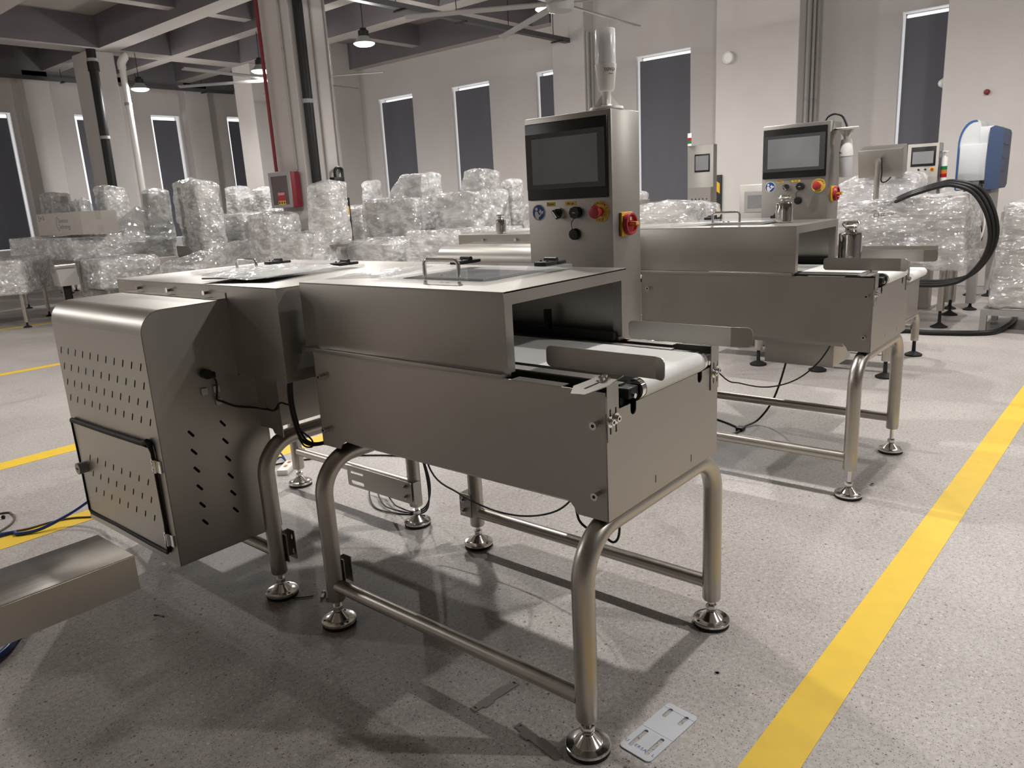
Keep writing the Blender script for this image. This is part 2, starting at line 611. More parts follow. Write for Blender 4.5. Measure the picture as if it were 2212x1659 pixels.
def column(x0, x1, y0, y1, name='trim_1', top=4.15):
    b = MB(); b.box(x0, x1, y0, y1, 0, top, 0.01)
    return struct(b.build(name, COLPAINT, smooth=0))

COLS = [(4.76, 5.20, 13.35, 14.0), (4.80, 5.38, 7.60, 8.22), (7.60, 8.05, 12.97, 13.6),
        (9.20, XW, 2.86, 4.0), (9.20, XW, 0.05, 1.16), (9.72, XW, 6.55, 7.20), (9.30, XW, 12.57, 13.8),
        (4.5, 4.95, YW - 0.3, YW), (6.05, 6.5, YW - 0.3, YW), (7.66, 8.2, YW - 0.3, YW), (0.6, 1.1, YW - 0.3, YW)]
for i, c in enumerate(COLS):
    column(*c, name='trim_%d' % (i + 1), top=4.15 if c[1] != XW else SLABZ)

n_trim = len(COLS)
def beam(x0, x1, y0, y1, z0=4.15):
    global n_trim
    n_trim += 1
    b = MB()
    b.box(x0, x1, y0, y1, z0, SLABZ)
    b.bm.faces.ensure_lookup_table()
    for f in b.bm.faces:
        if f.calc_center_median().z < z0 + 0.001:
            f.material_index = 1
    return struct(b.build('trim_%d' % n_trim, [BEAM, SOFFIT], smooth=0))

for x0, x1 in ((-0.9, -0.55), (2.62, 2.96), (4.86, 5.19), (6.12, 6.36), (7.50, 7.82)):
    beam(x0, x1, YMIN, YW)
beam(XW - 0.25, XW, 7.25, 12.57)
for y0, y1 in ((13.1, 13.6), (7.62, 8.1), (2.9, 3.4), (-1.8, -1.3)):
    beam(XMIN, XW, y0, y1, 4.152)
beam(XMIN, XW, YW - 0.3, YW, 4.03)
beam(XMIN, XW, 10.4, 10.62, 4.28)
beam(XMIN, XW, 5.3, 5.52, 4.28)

# yellow floor lines (each a strip of tape laid on the concrete)
def tape(pts, label_i):
    b = MB(); b.prism([(x, y, 0.0005) for x, y in pts], (0, 0, 0.0009))
    o = b.build('trim_%d' % label_i, TAPE, smooth=0)
    return struct(o)
tape([(-2.0, -0.27), (9.0, -0.51), (9.0, -0.63), (-2.0, -0.385)], 60)
tape([(-3, 2.66), (4.5, 2.66), (4.5, 2.80), (-3, 2.80)], 61)
tape([(-3, 3.88), (4.5, 3.88), (4.5, 4.03), (-3, 4.03)], 62)
tape([(-3, 6.99), (4.5, 6.99), (4.5, 7.11), (-3, 7.11)], 63)
tape([(-3, 10.5), (6, 10.5), (6, 10.62), (-3, 10.62)], 64)

# ------------------------------------------------------------------ pendant lamps
def pendant(x, y, z=3.4, first=[None], label=''):
    if first[0] is None:
        root = thing('pendant_lamp', label, 'lamp', (0, 0, z), group='round pendant lamps under the beams')
        b = MB(); b.lathe([(0.001, -0.035), (0.06, -0.032), (0.11, -0.022), (0.142, -0.004), (0.148, 0.006), (0.146, 0.012)], 32)
        b.build('diffuser', LAMPGLOW, root)
        b = MB(); b.lathe([(0.150, 0.005), (0.150, 0.014), (0.118, 0.04), (0.082, 0.085), (0.07, 0.10), (0.06, 0.10)], 32)
        b.build('shade', LAMPSHADE, root)
        b = MB(); b.lathe([(0.07, 0.10), (0.075, 0.105), (0.075, 0.17), (0.05, 0.18), (0.045, 0.205), (0.01, 0.21)], 24)
        b.build('driver_housing', BLACK, root)
        b = MB(); b.cyl((0, 0, 0.20), (0, 0, SLABZ - z), 0.006, 8)
        b.build('suspension_rod', BLACK, root)
        ld = bpy.data.lights.new('pendant_light', 'SPOT')
        ld.shadow_soft_size = 0.05
        ld.spot_size = radians(176)
        ld.spot_blend = 0.8
        ld.energy = LAMP_POWER
        ld.color = LAMP_COLOR
        lo = bpy.data.objects.new('pendant_light', ld)
        COL.objects.link(lo)
        lo.parent = root
        lo.location = (0, 0, -0.15)
        ld = bpy.data.lights.new('shade_glow', 'POINT')
        ld.shadow_soft_size = 0.07
        ld.energy = LAMP_POWER * 0.22
        ld.color = LAMP_COLOR
        lo = bpy.data.objects.new('shade_glow', ld)
        COL.objects.link(lo)
        lo.parent = root
        lo.location = (0, 0, -0.15)
        first[0] = root
    else:
        root = copy_tree(first[0])
    root.location = (x, y, z)
    root['label'] = label
    return root

LAMP_Z = 3.55
LY = [-2.9, -0.1, 2.45, 5.09, 7.94, 10.57, 13.2]
for i, y in enumerate(LY):
    seen = {7.94: 'lit pendant lamp in front of the bare ceiling beams right of the tall column',
            10.57: 'lit pendant lamp mostly hidden behind the tall column with the red pipe',
            13.2: 'lit pendant lamp beside the far column with the white pipe',
            5.09: 'lit pendant lamp beside the hub of the large ceiling fan'}
    pendant({5.09: 6.8, 13.2: 5.5}.get(y, 6.27), y, LAMP_Z, label=seen.get(y, 'lit pendant lamp in the row above the far machines'))
for x, ys in ((1.95, (-2.9, -0.05, 2.45, 5.09)), (-2.6, (6.0, 8.6, 11.2, 13.6))):  # last lamp of the first row, first of the second: added for fill
    for y in ys:
        pendant(x, y, LAMP_Z, label='unseen lit pendant lamp above the left part of the hall')

# ------------------------------------------------------------------ shared machine parts
def levelling_foot(parent, x, y, tube_bottom=0.082):
    """polished disc foot on a rubber pad, with threaded stem and nut"""
    b = MB()
    T = Matrix.Translation((x, y, 0))
    b.mi = 1
    b.lathe([(0.052, 0.0), (0.055, 0.001), (0.055, 0.010), (0.052, 0.011)], 36, T)
    b.mi = 0
    b.lathe([(0.052, 0.0112), (0.0565, 0.0125), (0.0565, 0.0195), (0.055, 0.021), (0.036, 0.0225), (0.034, 0.0235),
             (0.016, 0.045), (0.013, 0.047)], 40, T)
    b.lathe([(0.009, 0.045), (0.009, tube_bottom + 0.01)], 16, T)
    b.lathe([(0.0165, 0.052), (0.0175, 0.054), (0.0175, 0.066), (0.0165, 0.068)], 6, T)
    b.mi = 2
    for k in range(3):
        a = 0.5 + k * 2 * pi / 3
        b.cyl((x + 0.0455 * cos(a), y + 0.0455 * sin(a), 0.0205), (x + 0.0455 * cos(a), y + 0.0455 * sin(a), 0.0222), 0.0048, 12)
    return b.build('levelling_foot', [POLISH, RUBBER, DARK], parent)

def bolt(b, p, d, r=0.0075, h=0.008):
    """washer and socket head bolt pointing along d, added to mesh b"""
    p, d = Vector(p), Vector(d).normalized()
    b.cyl(p, p + d * 0.0015, r * 1.75, 20)
    b.cyl(p + d * 0.0015, p + d * (0.0015 + h), r, 16)
    m = b.mi
    b.mi = 1
    b.cyl(p + d * (0.0015 + h), p + d * (0.0018 + h), r * 0.5, 6)
    b.mi = m

def half_arch(x_leg, x_mid, y, z_top, zb, r=0.028, R=0.12):
    """one leg of a bent tube arch: from the foot up, bent over to the middle"""
    s = 1 if x_mid > x_leg else -1
    pts = [(x_leg, y, zb + 0.006), (x_leg, y, zb + 0.01)]
    pts += [(x_leg, y, zb + (z_top - R - zb) * k / 4) for k in range(1, 5)]
    for k in range(1, 11):
        a = pi / 2 * k / 10
        pts.append((x_leg + s * R * (1 - cos(a)), y, z_top - R + R * sin(a)))
    pts.append((x_mid, y, z_top))
    rr = [r * 0.93, r] + [r] * (len(pts) - 2)
    return pts, rr

def make_leg(parent, x, y, xm, z_top=0.566, zb=0.082):
    pts, rr = half_arch(x, xm, y, z_top, zb)
    b = MB(); b.tube(pts, rr, 24)
    o = b.build('leg', TUBE, parent)
    levelling_foot(o, x, y, zb)
    return o

def sign_reader(b, M):
    """white figure reading a booklet on a blue disc; local units: disc radius 1"""
    def pl(pts, z):
        b.prism([M @ Vector((x, y, z)) for x, y in pts], (M.to_3x3() @ Vector((0, 0, 1))).normalized() * 0.0002)
    b.mi = 0
    pl(circ(0, 0, 1.0, 40), 0.000)
    b.mi = 1
    pl(circ(0, 0, 0.90, 40), 0.0004)
    b.mi = 0
    pl(circ(-0.34, 0.42, 0.21, 20), 0.0008)
    pl([(-0.58, 0.10), (-0.38, 0.16), (-0.16, 0.08), (-0.02, -0.22), (0.12, -0.28), (0.46, 0.02), (0.54, -0.08), (0.16, -0.50), (-0.02, -0.56),
        (-0.02, -0.86), (-0.3, -0.82), (-0.52, -0.62), (-0.60, -0.3)], 0.0008)
    pl([(0.02, 0.14), (0.30, 0.42), (0.44, 0.16), (0.78, 0.20), (0.66, -0.20), (0.36, 0.0), (0.20, -0.14)], 0.00085)

def signal_lamp(parent, M, name='signal_lamp'):
    b = MB()
    b.mi = 0
    b.lathe([(0.052, 0.0), (0.054, 0.003), (0.052, 0.010), (0.020, 0.014), (0.016, 0.018)], 32, M)
    for k in range(4):
        a = k * pi / 2 + 0.6
        b.prism([M @ Vector((0.012 * cos(a) , 0.012 * sin(a), 0.012)), M @ Vector((0.044 * cos(a), 0.044 * sin(a), 0.010)), M @ Vector((0.012 * cos(a), 0.012 * sin(a), 0.05))],
                M.to_3x3() @ Vector((-0.004 * sin(a), 0.004 * cos(a), 0)))
    b.lathe([(0.0145, 0.014), (0.0145, 0.056), (0.022, 0.058), (0.026, 0.064), (0.033, 0.134), (0.033, 0.137)], 32, M)
    o = b.build(name, WHITE, parent)
    b = MB()
    b.lathe([(0.0315, 0.137), (0.0315, 0.235), (0.030, 0.238), (0.001, 0.2385)], 32, M)
    b.build('lens', LENS, o, label='clear ribbed lens')
    b = MB()
    b.lathe([(0.023, 0.138), (0.023, 0.225), (0.02, 0.228)], 16, M)
    b.build('inner_reflector', PAPER, o)
    b = MB()
    for k, ch in enumerate('TOYO'):
        a = radians(219.5) + (k - 1.5) * 0.30 + radians(14)
        rr = 0.0315
        Q = M @ frame((rr * cos(a), rr * sin(a), 0.118), (-sin(a), cos(a), 0), (-0.10 * cos(a), -0.10 * sin(a), 1))
        b.text(ch, 0.0135, Q, 0.0012)
    a = radians(219.5) + radians(14) + 0.14
    Q = M @ frame((0.031 * cos(a), 0.031 * sin(a), 0.106), (-sin(a), cos(a), 0), (0, 0, 1))
    b.prism([Q @ Vector(p) for p in ((-0.007, -0.0006, 0), (0.007, -0.0006, 0), (0.007, 0.0006, 0), (-0.007, 0.0006, 0))], Q.to_3x3() @ Vector((0, 0, 0.001)))
    b.build('lettering', GREYINK, o, smooth=0)
    return o

CABX = 0.779
def control_cabinet(parent, zt=1.58, lamp=True):
    x, y0, y1, d = CABX, 0.392, 0.732, 0.17
    b = MB(); b.box(x, x + d, y0, y1, 0.47, zt, 0.004)
    c = b.build('control_cabinet', STEEL, parent)
    b = MB()
    b.box(x - 0.006, x, 0.4045, 0.7275, 1.316, 1.562, 0.003)
    b.mi = 1; b.box(x - 0.0068, x - 0.003, 0.413, 0.7265, 1.35, 1.528)
    b.mi = 2; b.box(x - 0.0072, x - 0.003, 0.440, 0.7015, 1.366, 1.5125)
    b.build('touchscreen', [BEZEL, SCREEN, DISPLAY], c)
    # round blue sign
    b = MB(); sign_reader(b, frame((x - 0.0006, 0.6865, 1.2755), (0, -1, 0), (0, 0, 1)) @ Matrix.Diagonal((0.0275, 0.0275, 1, 1)))
    b.build('instruction_sign', [WHITE, BLUE], c, smooth=0, label='round blue sign with a white reader figure')
    for txt, yc, w in (('Pusher', 0.634, 0.034), ('Air jet', 0.553, 0.044)):
        b = MB()
        b.box(x - 0.0008, x, yc - w / 2, yc + w / 2, 1.2945, 1.3080)
        b.mi = 1; b.text(txt, 0.0105, frame((x - 0.0011, yc, 1.3012), (0, -1, 0), (0, 0, 1)), 0.0002)
        b.build('name_tag', [YELTAG, INK], c, smooth=0)
    # selector switch
    b = MB()
    b.cyl((x, 0.600, 1.2715), (x - 0.008, 0.600, 1.2715), 0.0175, 28)
    b.mi = 1; b.cyl((x - 0.008, 0.600, 1.2715), (x - 0.014, 0.600, 1.2715), 0.0150, 28)
    b.box(x - 0.030, x - 0.010, 0.5945, 0.6055, 1.2505, 1.2845, 0.003, rot=Matrix.Rotation(radians(-38), 3, 'X'))
    b.mi = 0
    b.build('selector_switch', [CHROME, BLACK], c)
    # capped socket with a tethered cover
    b = MB()
    b.cyl((x, 0.526, 1.2715), (x - 0.012, 0.526, 1.2715), 0.0185, 28)
    b.cyl((x - 0.012, 0.526, 1.2715), (x - 0.024, 0.526, 1.2715), 0.0195, 8)
    b.mi = 1; b.box(x - 0.0246, x - 0.024, 0.5205, 0.5315, 1.2705, 1.2722)
    b.build('capped_socket', [BLACK, WHITE], c)
    b = MB(); b.tube(smooth_path([(x - 0.012, 0.530, 1.255), (x - 0.010, 0.545, 1.24), (x - 0.008, 0.546, 1.225), (x - 0.006, 0.541, 1.212)], 5), 0.0012, 6)
    b.lathe([(0.017, 0), (0.019, 0.002), (0.019, 0.012), (0.017, 0.016), (0.005, 0.017)], 10, frame((x, 0.537, 1.202), (0, -1, 0), (0, 0, 1)))
    b.build('socket_cover', BLACK, c)
    # emergency stop
    b = MB()
    Q = frame((x - 0.0012, 0.4385, 1.2715), (0, -1, 0), (0, 0, 1))
    b.lathe([(0.0345, -0.001), (0.0345, 0.0012)], 40, Q)
    b.mi = 1
    for k, ch in enumerate('EMERGENCY'):
        a = radians(90 + 68 - k * 17)
        b.text(ch, 0.0125, Q @ frame((0.0275 * cos(a), 0.0275 * sin(a), 0.0014), (sin(a), -cos(a), 0), (cos(a), sin(a), 0)), 0.0002)
    for k, ch in enumerate('STOP'):
        a = radians(270 - 26 + k * 17.5)
        b.text(ch, 0.0125, Q @ frame((0.0275 * cos(a), 0.0275 * sin(a), 0.0014), (-sin(a), cos(a), 0), (-cos(a), -sin(a), 0)), 0.0002)
    b.build('emergency_plate', [YELTAG, INK], c, label='round yellow plate reading EMERGENCY STOP')
    b = MB()
    b.lathe([(0.0135, 0.001), (0.0135, 0.020), (0.0200, 0.026), (0.0205, 0.033), (0.019, 0.038), (0.012, 0.0405), (0.001, 0.041)], 32, Q)
    b.build('emergency_button', RED, c, label='red mushroom button')
    # main switch on the side
    b = MB()
    b.box(x + 0.038, x + 0.105, y0 - 0.010, y0, 1.190, 1.266, 0.003)
    b.mi = 1
    Q = frame((x + 0.0755, y0 - 0.010, 1.228), (1, 0, 0), (0, 0, 1))
    b.lathe([(0.036, 0.0), (0.036, 0.012), (0.034, 0.016), (0.029, 0.016), (0.028, 0.008), (0.001, 0.0075)], 36, Q)
    b.box(x + 0.0635, x + 0.0875, y0 - 0.045, y0 - 0.018, 1.221, 1.235, 0.003)
    b.mi = 2; b.box(x + 0.042, x + 0.048, y0 - 0.0112, y0 - 0.010, 1.243, 1.254)
    b.mi = 3; b.box(x + 0.071, x + 0.080, y0 - 0.020, y0 - 0.016, 1.239, 1.250)
    b.build('main_switch', [YEL, RED, INK, WHITE], c, label='red rotary main switch on a yellow plate')
    if lamp:
        l = signal_lamp(parent, Matrix.Translation((x + 0.06, 0.445, zt)))
    return c

def guide_plate(parent, x, z0, z1, y_out, y_bend, y_in, flare, bracket_dir):
    """upright rail plate with a flared lead-in, its slotted bracket and bolts"""
    b = MB()
    M = FX(x)
    main = rrect(-y_in, -y_bend, z0, z1, 0.014)
    L = []
    for (u, v) in main:
        if u > -y_bend - 0.002 * 8:      # square off the bend side
            L.append((-y_bend, v if v in (z0, z1) else (z0 if v < (z0 + z1) / 2 else z1)))
        else:
            L.append((u, v))
    out = []
    for p in L:
        if not out or (Vector(p) - Vector(out[-1])).length > 1e-5:
            out.append(p)
    if (Vector(out[0]) - Vector(out[-1])).length < 1e-5:
        out.pop()
    b.plate(out, [], 0.002, M)
    ln = math.hypot(y_bend - y_out, flare)
    Q = frame((x, y_bend, 0), (flare, y_out - y_bend, 0), (0, 0, 1))
    b.plate([(0, z0), (ln - 0.014, z0)] + [(ln - 0.014 + 0.014 * sin(a), z0 + 0.014 - 0.014 * cos(a)) for a in (0.4, 0.8, 1.2, pi / 2)]
            + [(ln - 0.014 + 0.014 * cos(a), z1 - 0.014 + 0.014 * sin(a)) for a in (0, 0.4, 0.8, 1.2)] + [(ln - 0.014, z1), (0, z1)], [], 0.002, Q)
    return b.build('guide_plate', STEEL, parent, smooth=25)

def hinge(parent, x, y, z, flip=1):
    b = MB()
    b.box(x - 0.052, x + 0.006, y - 0.022, y + 0.022, z, z + 0.013, 0.003)
    b.box(x + 0.008, x + 0.052, y - 0.022, y + 0.022, z, z + 0.011, 0.003)
    for k in (-1, 0, 1):
        b.cyl((x + 0.004, y + k * 0.0145 - 0.007, z + 0.014), (x + 0.004, y + k * 0.0145 + 0.007, z + 0.014), 0.0085, 14)
    for k in (-1, 1):
        b.cyl((x - 0.03, y + k * 0.012, z + 0.012), (x - 0.03, y + k * 0.012, z + 0.0165), 0.0035, 8)
    return b.build('hinge', BLACK, parent)

def d_handle(parent, x, y0, y1, z, h, r=0.0058):
    R = 0.014
    pts = [(x, y0, z), (x, y0, z + h - R)]
    for k in range(1, 7):
        a = pi / 2 * k / 6
        pts.append((x, y0 + R * (1 - cos(a)), z + h - R + R * sin(a)))
    for k in range(0, 7):
        a = pi / 2 * k / 6
        pts.append((x, y1 - R + R * sin(a), z + h - R + R * cos(a)))
    pts.append((x, y1, z))
    b = MB(); b.tube(pts, r, 14)
    return b.build('handle', CHROME, parent, label='bent bar handle')

def conveyor_a(label, cat, zfoot=0.0, upright_lamp=True):
    root = thing('inspection_conveyor', label, cat, group='two stainless conveyors with a control cabinet')
    x0, x1, y0, y1, zb, zt = 0.059, 0.625, -0.036, 1.04, 0.595, 0.90
    th = 0.003
    # long side panels with tabs over the legs
    for xp in (x0 + th / 2, x1 - th / 2):
        b = MB()
        o = [(y0, zb - 0.004), (0.052, zb - 0.004), (0.060, zb + 0.012), (0.075, 0.622), (0.925, 0.622), (0.945, zb + 0.014), (0.955, zb - 0.002), (y1, zb - 0.002), (y1, zt), (y0, zt)]
        b.plate(neg(o), [], th, FX(xp))
        s = 1 if xp < 0.3 else -1
        b.prism([(xp, 0.08, 0.6215), (xp, 0.92, 0.6215), (xp + s * 0.034, 0.92, 0.600), (xp + s * 0.034, 0.08, 0.600)], (0, 0, 0.003))
        b.prism([(xp - s * th / 2, 0.085, zt - 0.001), (xp - s * th / 2, 0.235, zt - 0.001), (xp + s * 0.030, 0.235, zt - 0.001), (xp + s * 0.030, 0.085, zt - 0.001)], (0, 0, 0.002))
        b.build('side_panel', STEEL, root, smooth=0)
    # end panels with two open slots in the lowered top edge
    for yp in (y0, y1):
        zt2 = 0.851 if yp == y0 else 0.88
        o = [(x0, zb - 0.004), (x1, zb - 0.002), (x1, zt2)]
        for cx in (0.516, 0.174):
            o += [(cx + 0.013, zt2), (cx + 0.013, 0.835)] + [(cx + 0.013 * cos(a), 0.835 - 0.013 * sin(a)) for a in (0.4, 0.8, 1.2, 1.6, 2.0, 2.4, 2.8)] + [(cx - 0.013, 0.835), (cx - 0.013, zt2)]
        o += [(x0, zt2)]
        hs = [rect(0.274, 0.278, 0.617, 0.637), rect(0.466, 0.470, 0.613, 0.633)]
        b = MB(); b.plate(o, hs, th, FY(yp))
        b.build('end_panel', STEEL, root, smooth=0)
    b = MB(); b.box(x0 + 0.004, x1 - 0.004, y0 + 0.003, y1 - 0.003, 0.640, 0.646)
    b.box(x0 + 0.05, x1 - 0.05, 0.02, y1 - 0.02, 0.66, 0.845)
    b.build('drive_housing', DARK, root, smooth=0)
    # conveyor: belt round its bed, rollers, black side rails
    b = MB()
    yb0, yb1, zr, rr = -0.030, 1.02, 0.878, 0.0265
    prof = []
    for k in range(13):
        a = pi / 2 + pi * k / 12
        prof.append((yb0 + rr * cos(a), zr + rr * sin(a)))
    for k in range(13):
        a = -pi / 2 + pi * k / 12
        prof.append((yb1 + rr * cos(a), zr + rr * sin(a)))
    loopA = [(0.205, y, z) for y, z in prof]
    b.prism(loopA, (0.305, 0, 0))
    b.build('conveyor_belt', BELT, root, smooth=30)
    for yc in (yb0, yb1):
        b = MB(); b.cyl((0.188, yc, zr), (0.527, yc, zr), 0.0255, 32)
        b.mi = 1; b.cyl((0.150, yc, zr), (0.565, yc, zr), 0.009, 14)
        b.build('belt_roller', [CHROME, STEEL], root)
    for xa, xb in ((0.152, 0.176), (0.535, 0.560)):
        b = MB()
        b.box(xa, xb, -0.015, 1.005, 0.842, 0.897, 0.002)
        b.mi = 1; b.box(xa + 0.002, xb + 0.018 if xa < 0.3 else xb - 0.002, 0.06, 1.0, 0.8972, 0.9005)
        b.mi = 2
        for yy in (0.10, 0.20, 0.7):
            d = -1 if xa < 0.3 else 1
            xx = xa if xa < 0.3 else xb
            b.cyl((xx, yy, 0.873), (xx + d * 0.003, yy, 0.873), 0.005, 12)
        b.mi = 0
        b.box(xa - 0.012, xb + 0.008, -0.046, -0.004, 0.866, 0.892, 0.003)
        b.mi = 2; b.cyl(((xa + xb) / 2 - 0.004, -0.052, 0.872), ((xa + xb) / 2 - 0.004, -0.046, 0.872), 0.006, 12)
        b.build('belt_rail', [BLACK, STEEL, CHROME], root)
    # hood over the scanning section
    hx0, hx1, hy0, hy1, hz0, hz1 = 0.056, 0.614, 0.244, 1.067, 0.914, 1.113
    b = MB()
    b.box(hx0, hx0 + 0.004, hy0, hy1, hz0, hz1 - 0.002, 0.0012)
    b.box(hx1 - 0.004, hx1, hy0, hy1, hz0, hz1 - 0.002, 0.0012)
    b.plate(rrect(hx0, hx1, hy0, hy1, 0.003, 2), [rrect(0.215, 0.50, 0.44, 0.79, 0.03)], 0.004, FZ(hz1 - 0.002))
    for yy in (hy0 + 0.002, hy1 - 0.002):
        o = [(hx0 + 0.001, hz0), (hx0 + 0.031, hz0), (hx0 + 0.031, 1.0795), (hx1 - 0.030, 1.0795), (hx1 - 0.030, hz0), (hx1 - 0.001, hz0), (hx1 - 0.001, hz1 - 0.001), (hx0 + 0.001, hz1 - 0.001)]
        b.plate(o, [], 0.004, FY(yy))
    b.box(hx0 + 0.0265, hx0 + 0.031, hy0 + 0.004, hy0 + 0.03, hz0, 1.0795)
    b.box(hx1 - 0.0305, hx1 - 0.026, hy0 + 0.004, hy0 + 0.03, hz0, 1.0795)
    b.build('hood', STEEL, root, smooth=30)
    for xa, xb in ((0.046, 0.085), (0.585, 0.622)):
        b = MB(); b.box(xa, xb, hy0 + 0.012, hy1 - 0.01, 0.9005, 0.9125, 0.001)
        b.build('hood_sill', STEEL, root)
    b = MB(); b.box(0.562, 0.583, 0.262, 1.03, 0.905, 0.928)
    b.box(0.556, 0.575, 0.495, 0.512, 0.92, 0.985)
    b.build('sensor_bar', BLACK, root)
    # acrylic lid
    b = MB()
    b.box(0.155, 0.555, 0.395, 0.845, 1.117, 1.129, 0.001, seg=1)
    lid = b.build('lid', ACRYL, root, smooth=0, label='clear acrylic lid over the hood opening')
    d_handle(lid, 0.175, 0.500, 0.632, 1.129, 0.045)
    hinge(lid, 0.515, 0.447, 1.129)
    hinge(lid, 0.515, 0.795, 1.129)
    for xx, yy, z0, z1 in ((0.175, 0.50, 1.1135, 1.117), (0.175, 0.632, 1.1135, 1.117), (0.19, 0.56, 1.129, 1.1335), (0.19, 0.585, 1.129, 1.1335)):
        b = MB(); b.cyl((xx, yy, z0), (xx, yy, z1), 0.005, 10)
        b.build('lid_screw', CHROME, lid)
    # side guides
    g = guide_plate(root, 0.155, 0.919, 0.971, -0.137, -0.108, 0.198, -0.013, -1)
    b = MB()
    b.plate([(-0.036, -0.010), (-0.030, -0.042), (0.058, -0.044), (0.155, -0.024), (0.155, 0.022), (0.02, 0.022)][::1], [slot(0.052, -0.012, 0.085, 0.007, 3)], 0.002, FZ(0.9175))
    b.plate([(0.058, 0.785), (0.066, 0.785), (0.106, 0.800), (0.106, 0.9165), (0.058, 0.9165)],
            [slot(0.070, 0.831, 0.06, 0.006, 90), slot(0.093, 0.831, 0.06, 0.006, 90)], 0.002, FY(-0.0395))
    b.build('guide_bracket', STEEL, g, smooth=0)
    for p, d in (((0.070, -0.0407, 0.831), (0, -1, 0)), ((0.093, -0.0407, 0.834), (0, -1, 0)), ((0.082, -0.012, 0.9187), (0, 0, 1)), ((0.106, -0.004, 0.9187), (0, 0, 1))):
        b = MB(); bolt(b, p, d)
        b.build('bolt', [CHROME, DARK], g)
    g = guide_plate(root, 0.548, 0.920, 0.972, -0.163, -0.109, 0.200, 0.012, 1)
    b = MB()
    b.plate([(0.548, -0.038), (0.626, -0.040), (0.640, 0.0), (0.60, 0.03), (0.548, 0.03)], [], 0.002, FZ(0.9185))
    b.plate([(0.578, 0.786), (0.6245, 0.786), (0.6245, 0.9165), (0.578, 0.9165)], [slot(0.594, 0.833, 0.06, 0.006, 90), slot(0.615, 0.833, 0.06, 0.006, 90)], 0.002, FY(-0.0395))
    b.build('guide_bracket', STEEL, g, smooth=0)
    for p, d in (((0.594, -0.0407, 0.832), (0, -1, 0)), ((0.615, -0.0407, 0.836), (0, -1, 0))):
        b = MB(); bolt(b, p, d)
        b.build('bolt', [CHROME, DARK], g)
    # stand-off screws on the long panel
    for yy, zz in ((-0.014, 0.826), (-0.012, 0.656), (0.998, 0.825), (1.005, 0.652)):
        b = MB()
        b.cyl((x0, yy, zz), (x0 - 0.012, yy, zz), 0.0085, 18)
        b.cyl((x0 - 0.013, yy, zz), (x0 - 0.022, yy, zz), 0.0095, 20)
        b.mi = 1; b.cyl((x0 - 0.022, yy, zz), (x0 - 0.0224, yy, zz), 0.0045, 6)
        b.build('panel_screw', [POLISH, DARK], root)
    # stand
    for yy in (0.0, 0.985):
        for xx in (0.0, 0.684):
            lg = make_leg(root, xx, yy, 0.342)
            if yy > 0.5:
                b = MB()
                if xx > 0.3:
                    b.box(0.652, 0.655, 0.985, 1.042, 0.128, 0.222); b.box(0.652, 0.700, 1.040, 1.043, 0.128, 0.222)
                    b.mi = 1
                    for zz in (0.152, 0.198):
                        b.cyl((0.652, 1.020, zz), (0.644, 1.020, zz), 0.0095, 14); b.cyl((0.644, 1.020, zz), (0.636, 1.020, zz), 0.006, 10)
                else:
                    b.box(0.020, 0.056, 0.995, 0.998, 0.135, 0.225); b.box(0.053, 0.056, 0.960, 0.998, 0.135, 0.225); b.box(0.024, 0.027, 0.960, 0.998, 0.135, 0.225)
                b.build('leg_bracket', [STEEL, POLISH], lg, smooth=0)
    for xx in (0.0, 0.684):
        b = MB(); b.cyl((xx, 0.02, 0.142), (xx, 0.965, 0.142), 0.0215, 24)
        b.build('cross_bar', TUBE, root)
    control_cabinet(root, 1.58, upright_lamp)
    return root

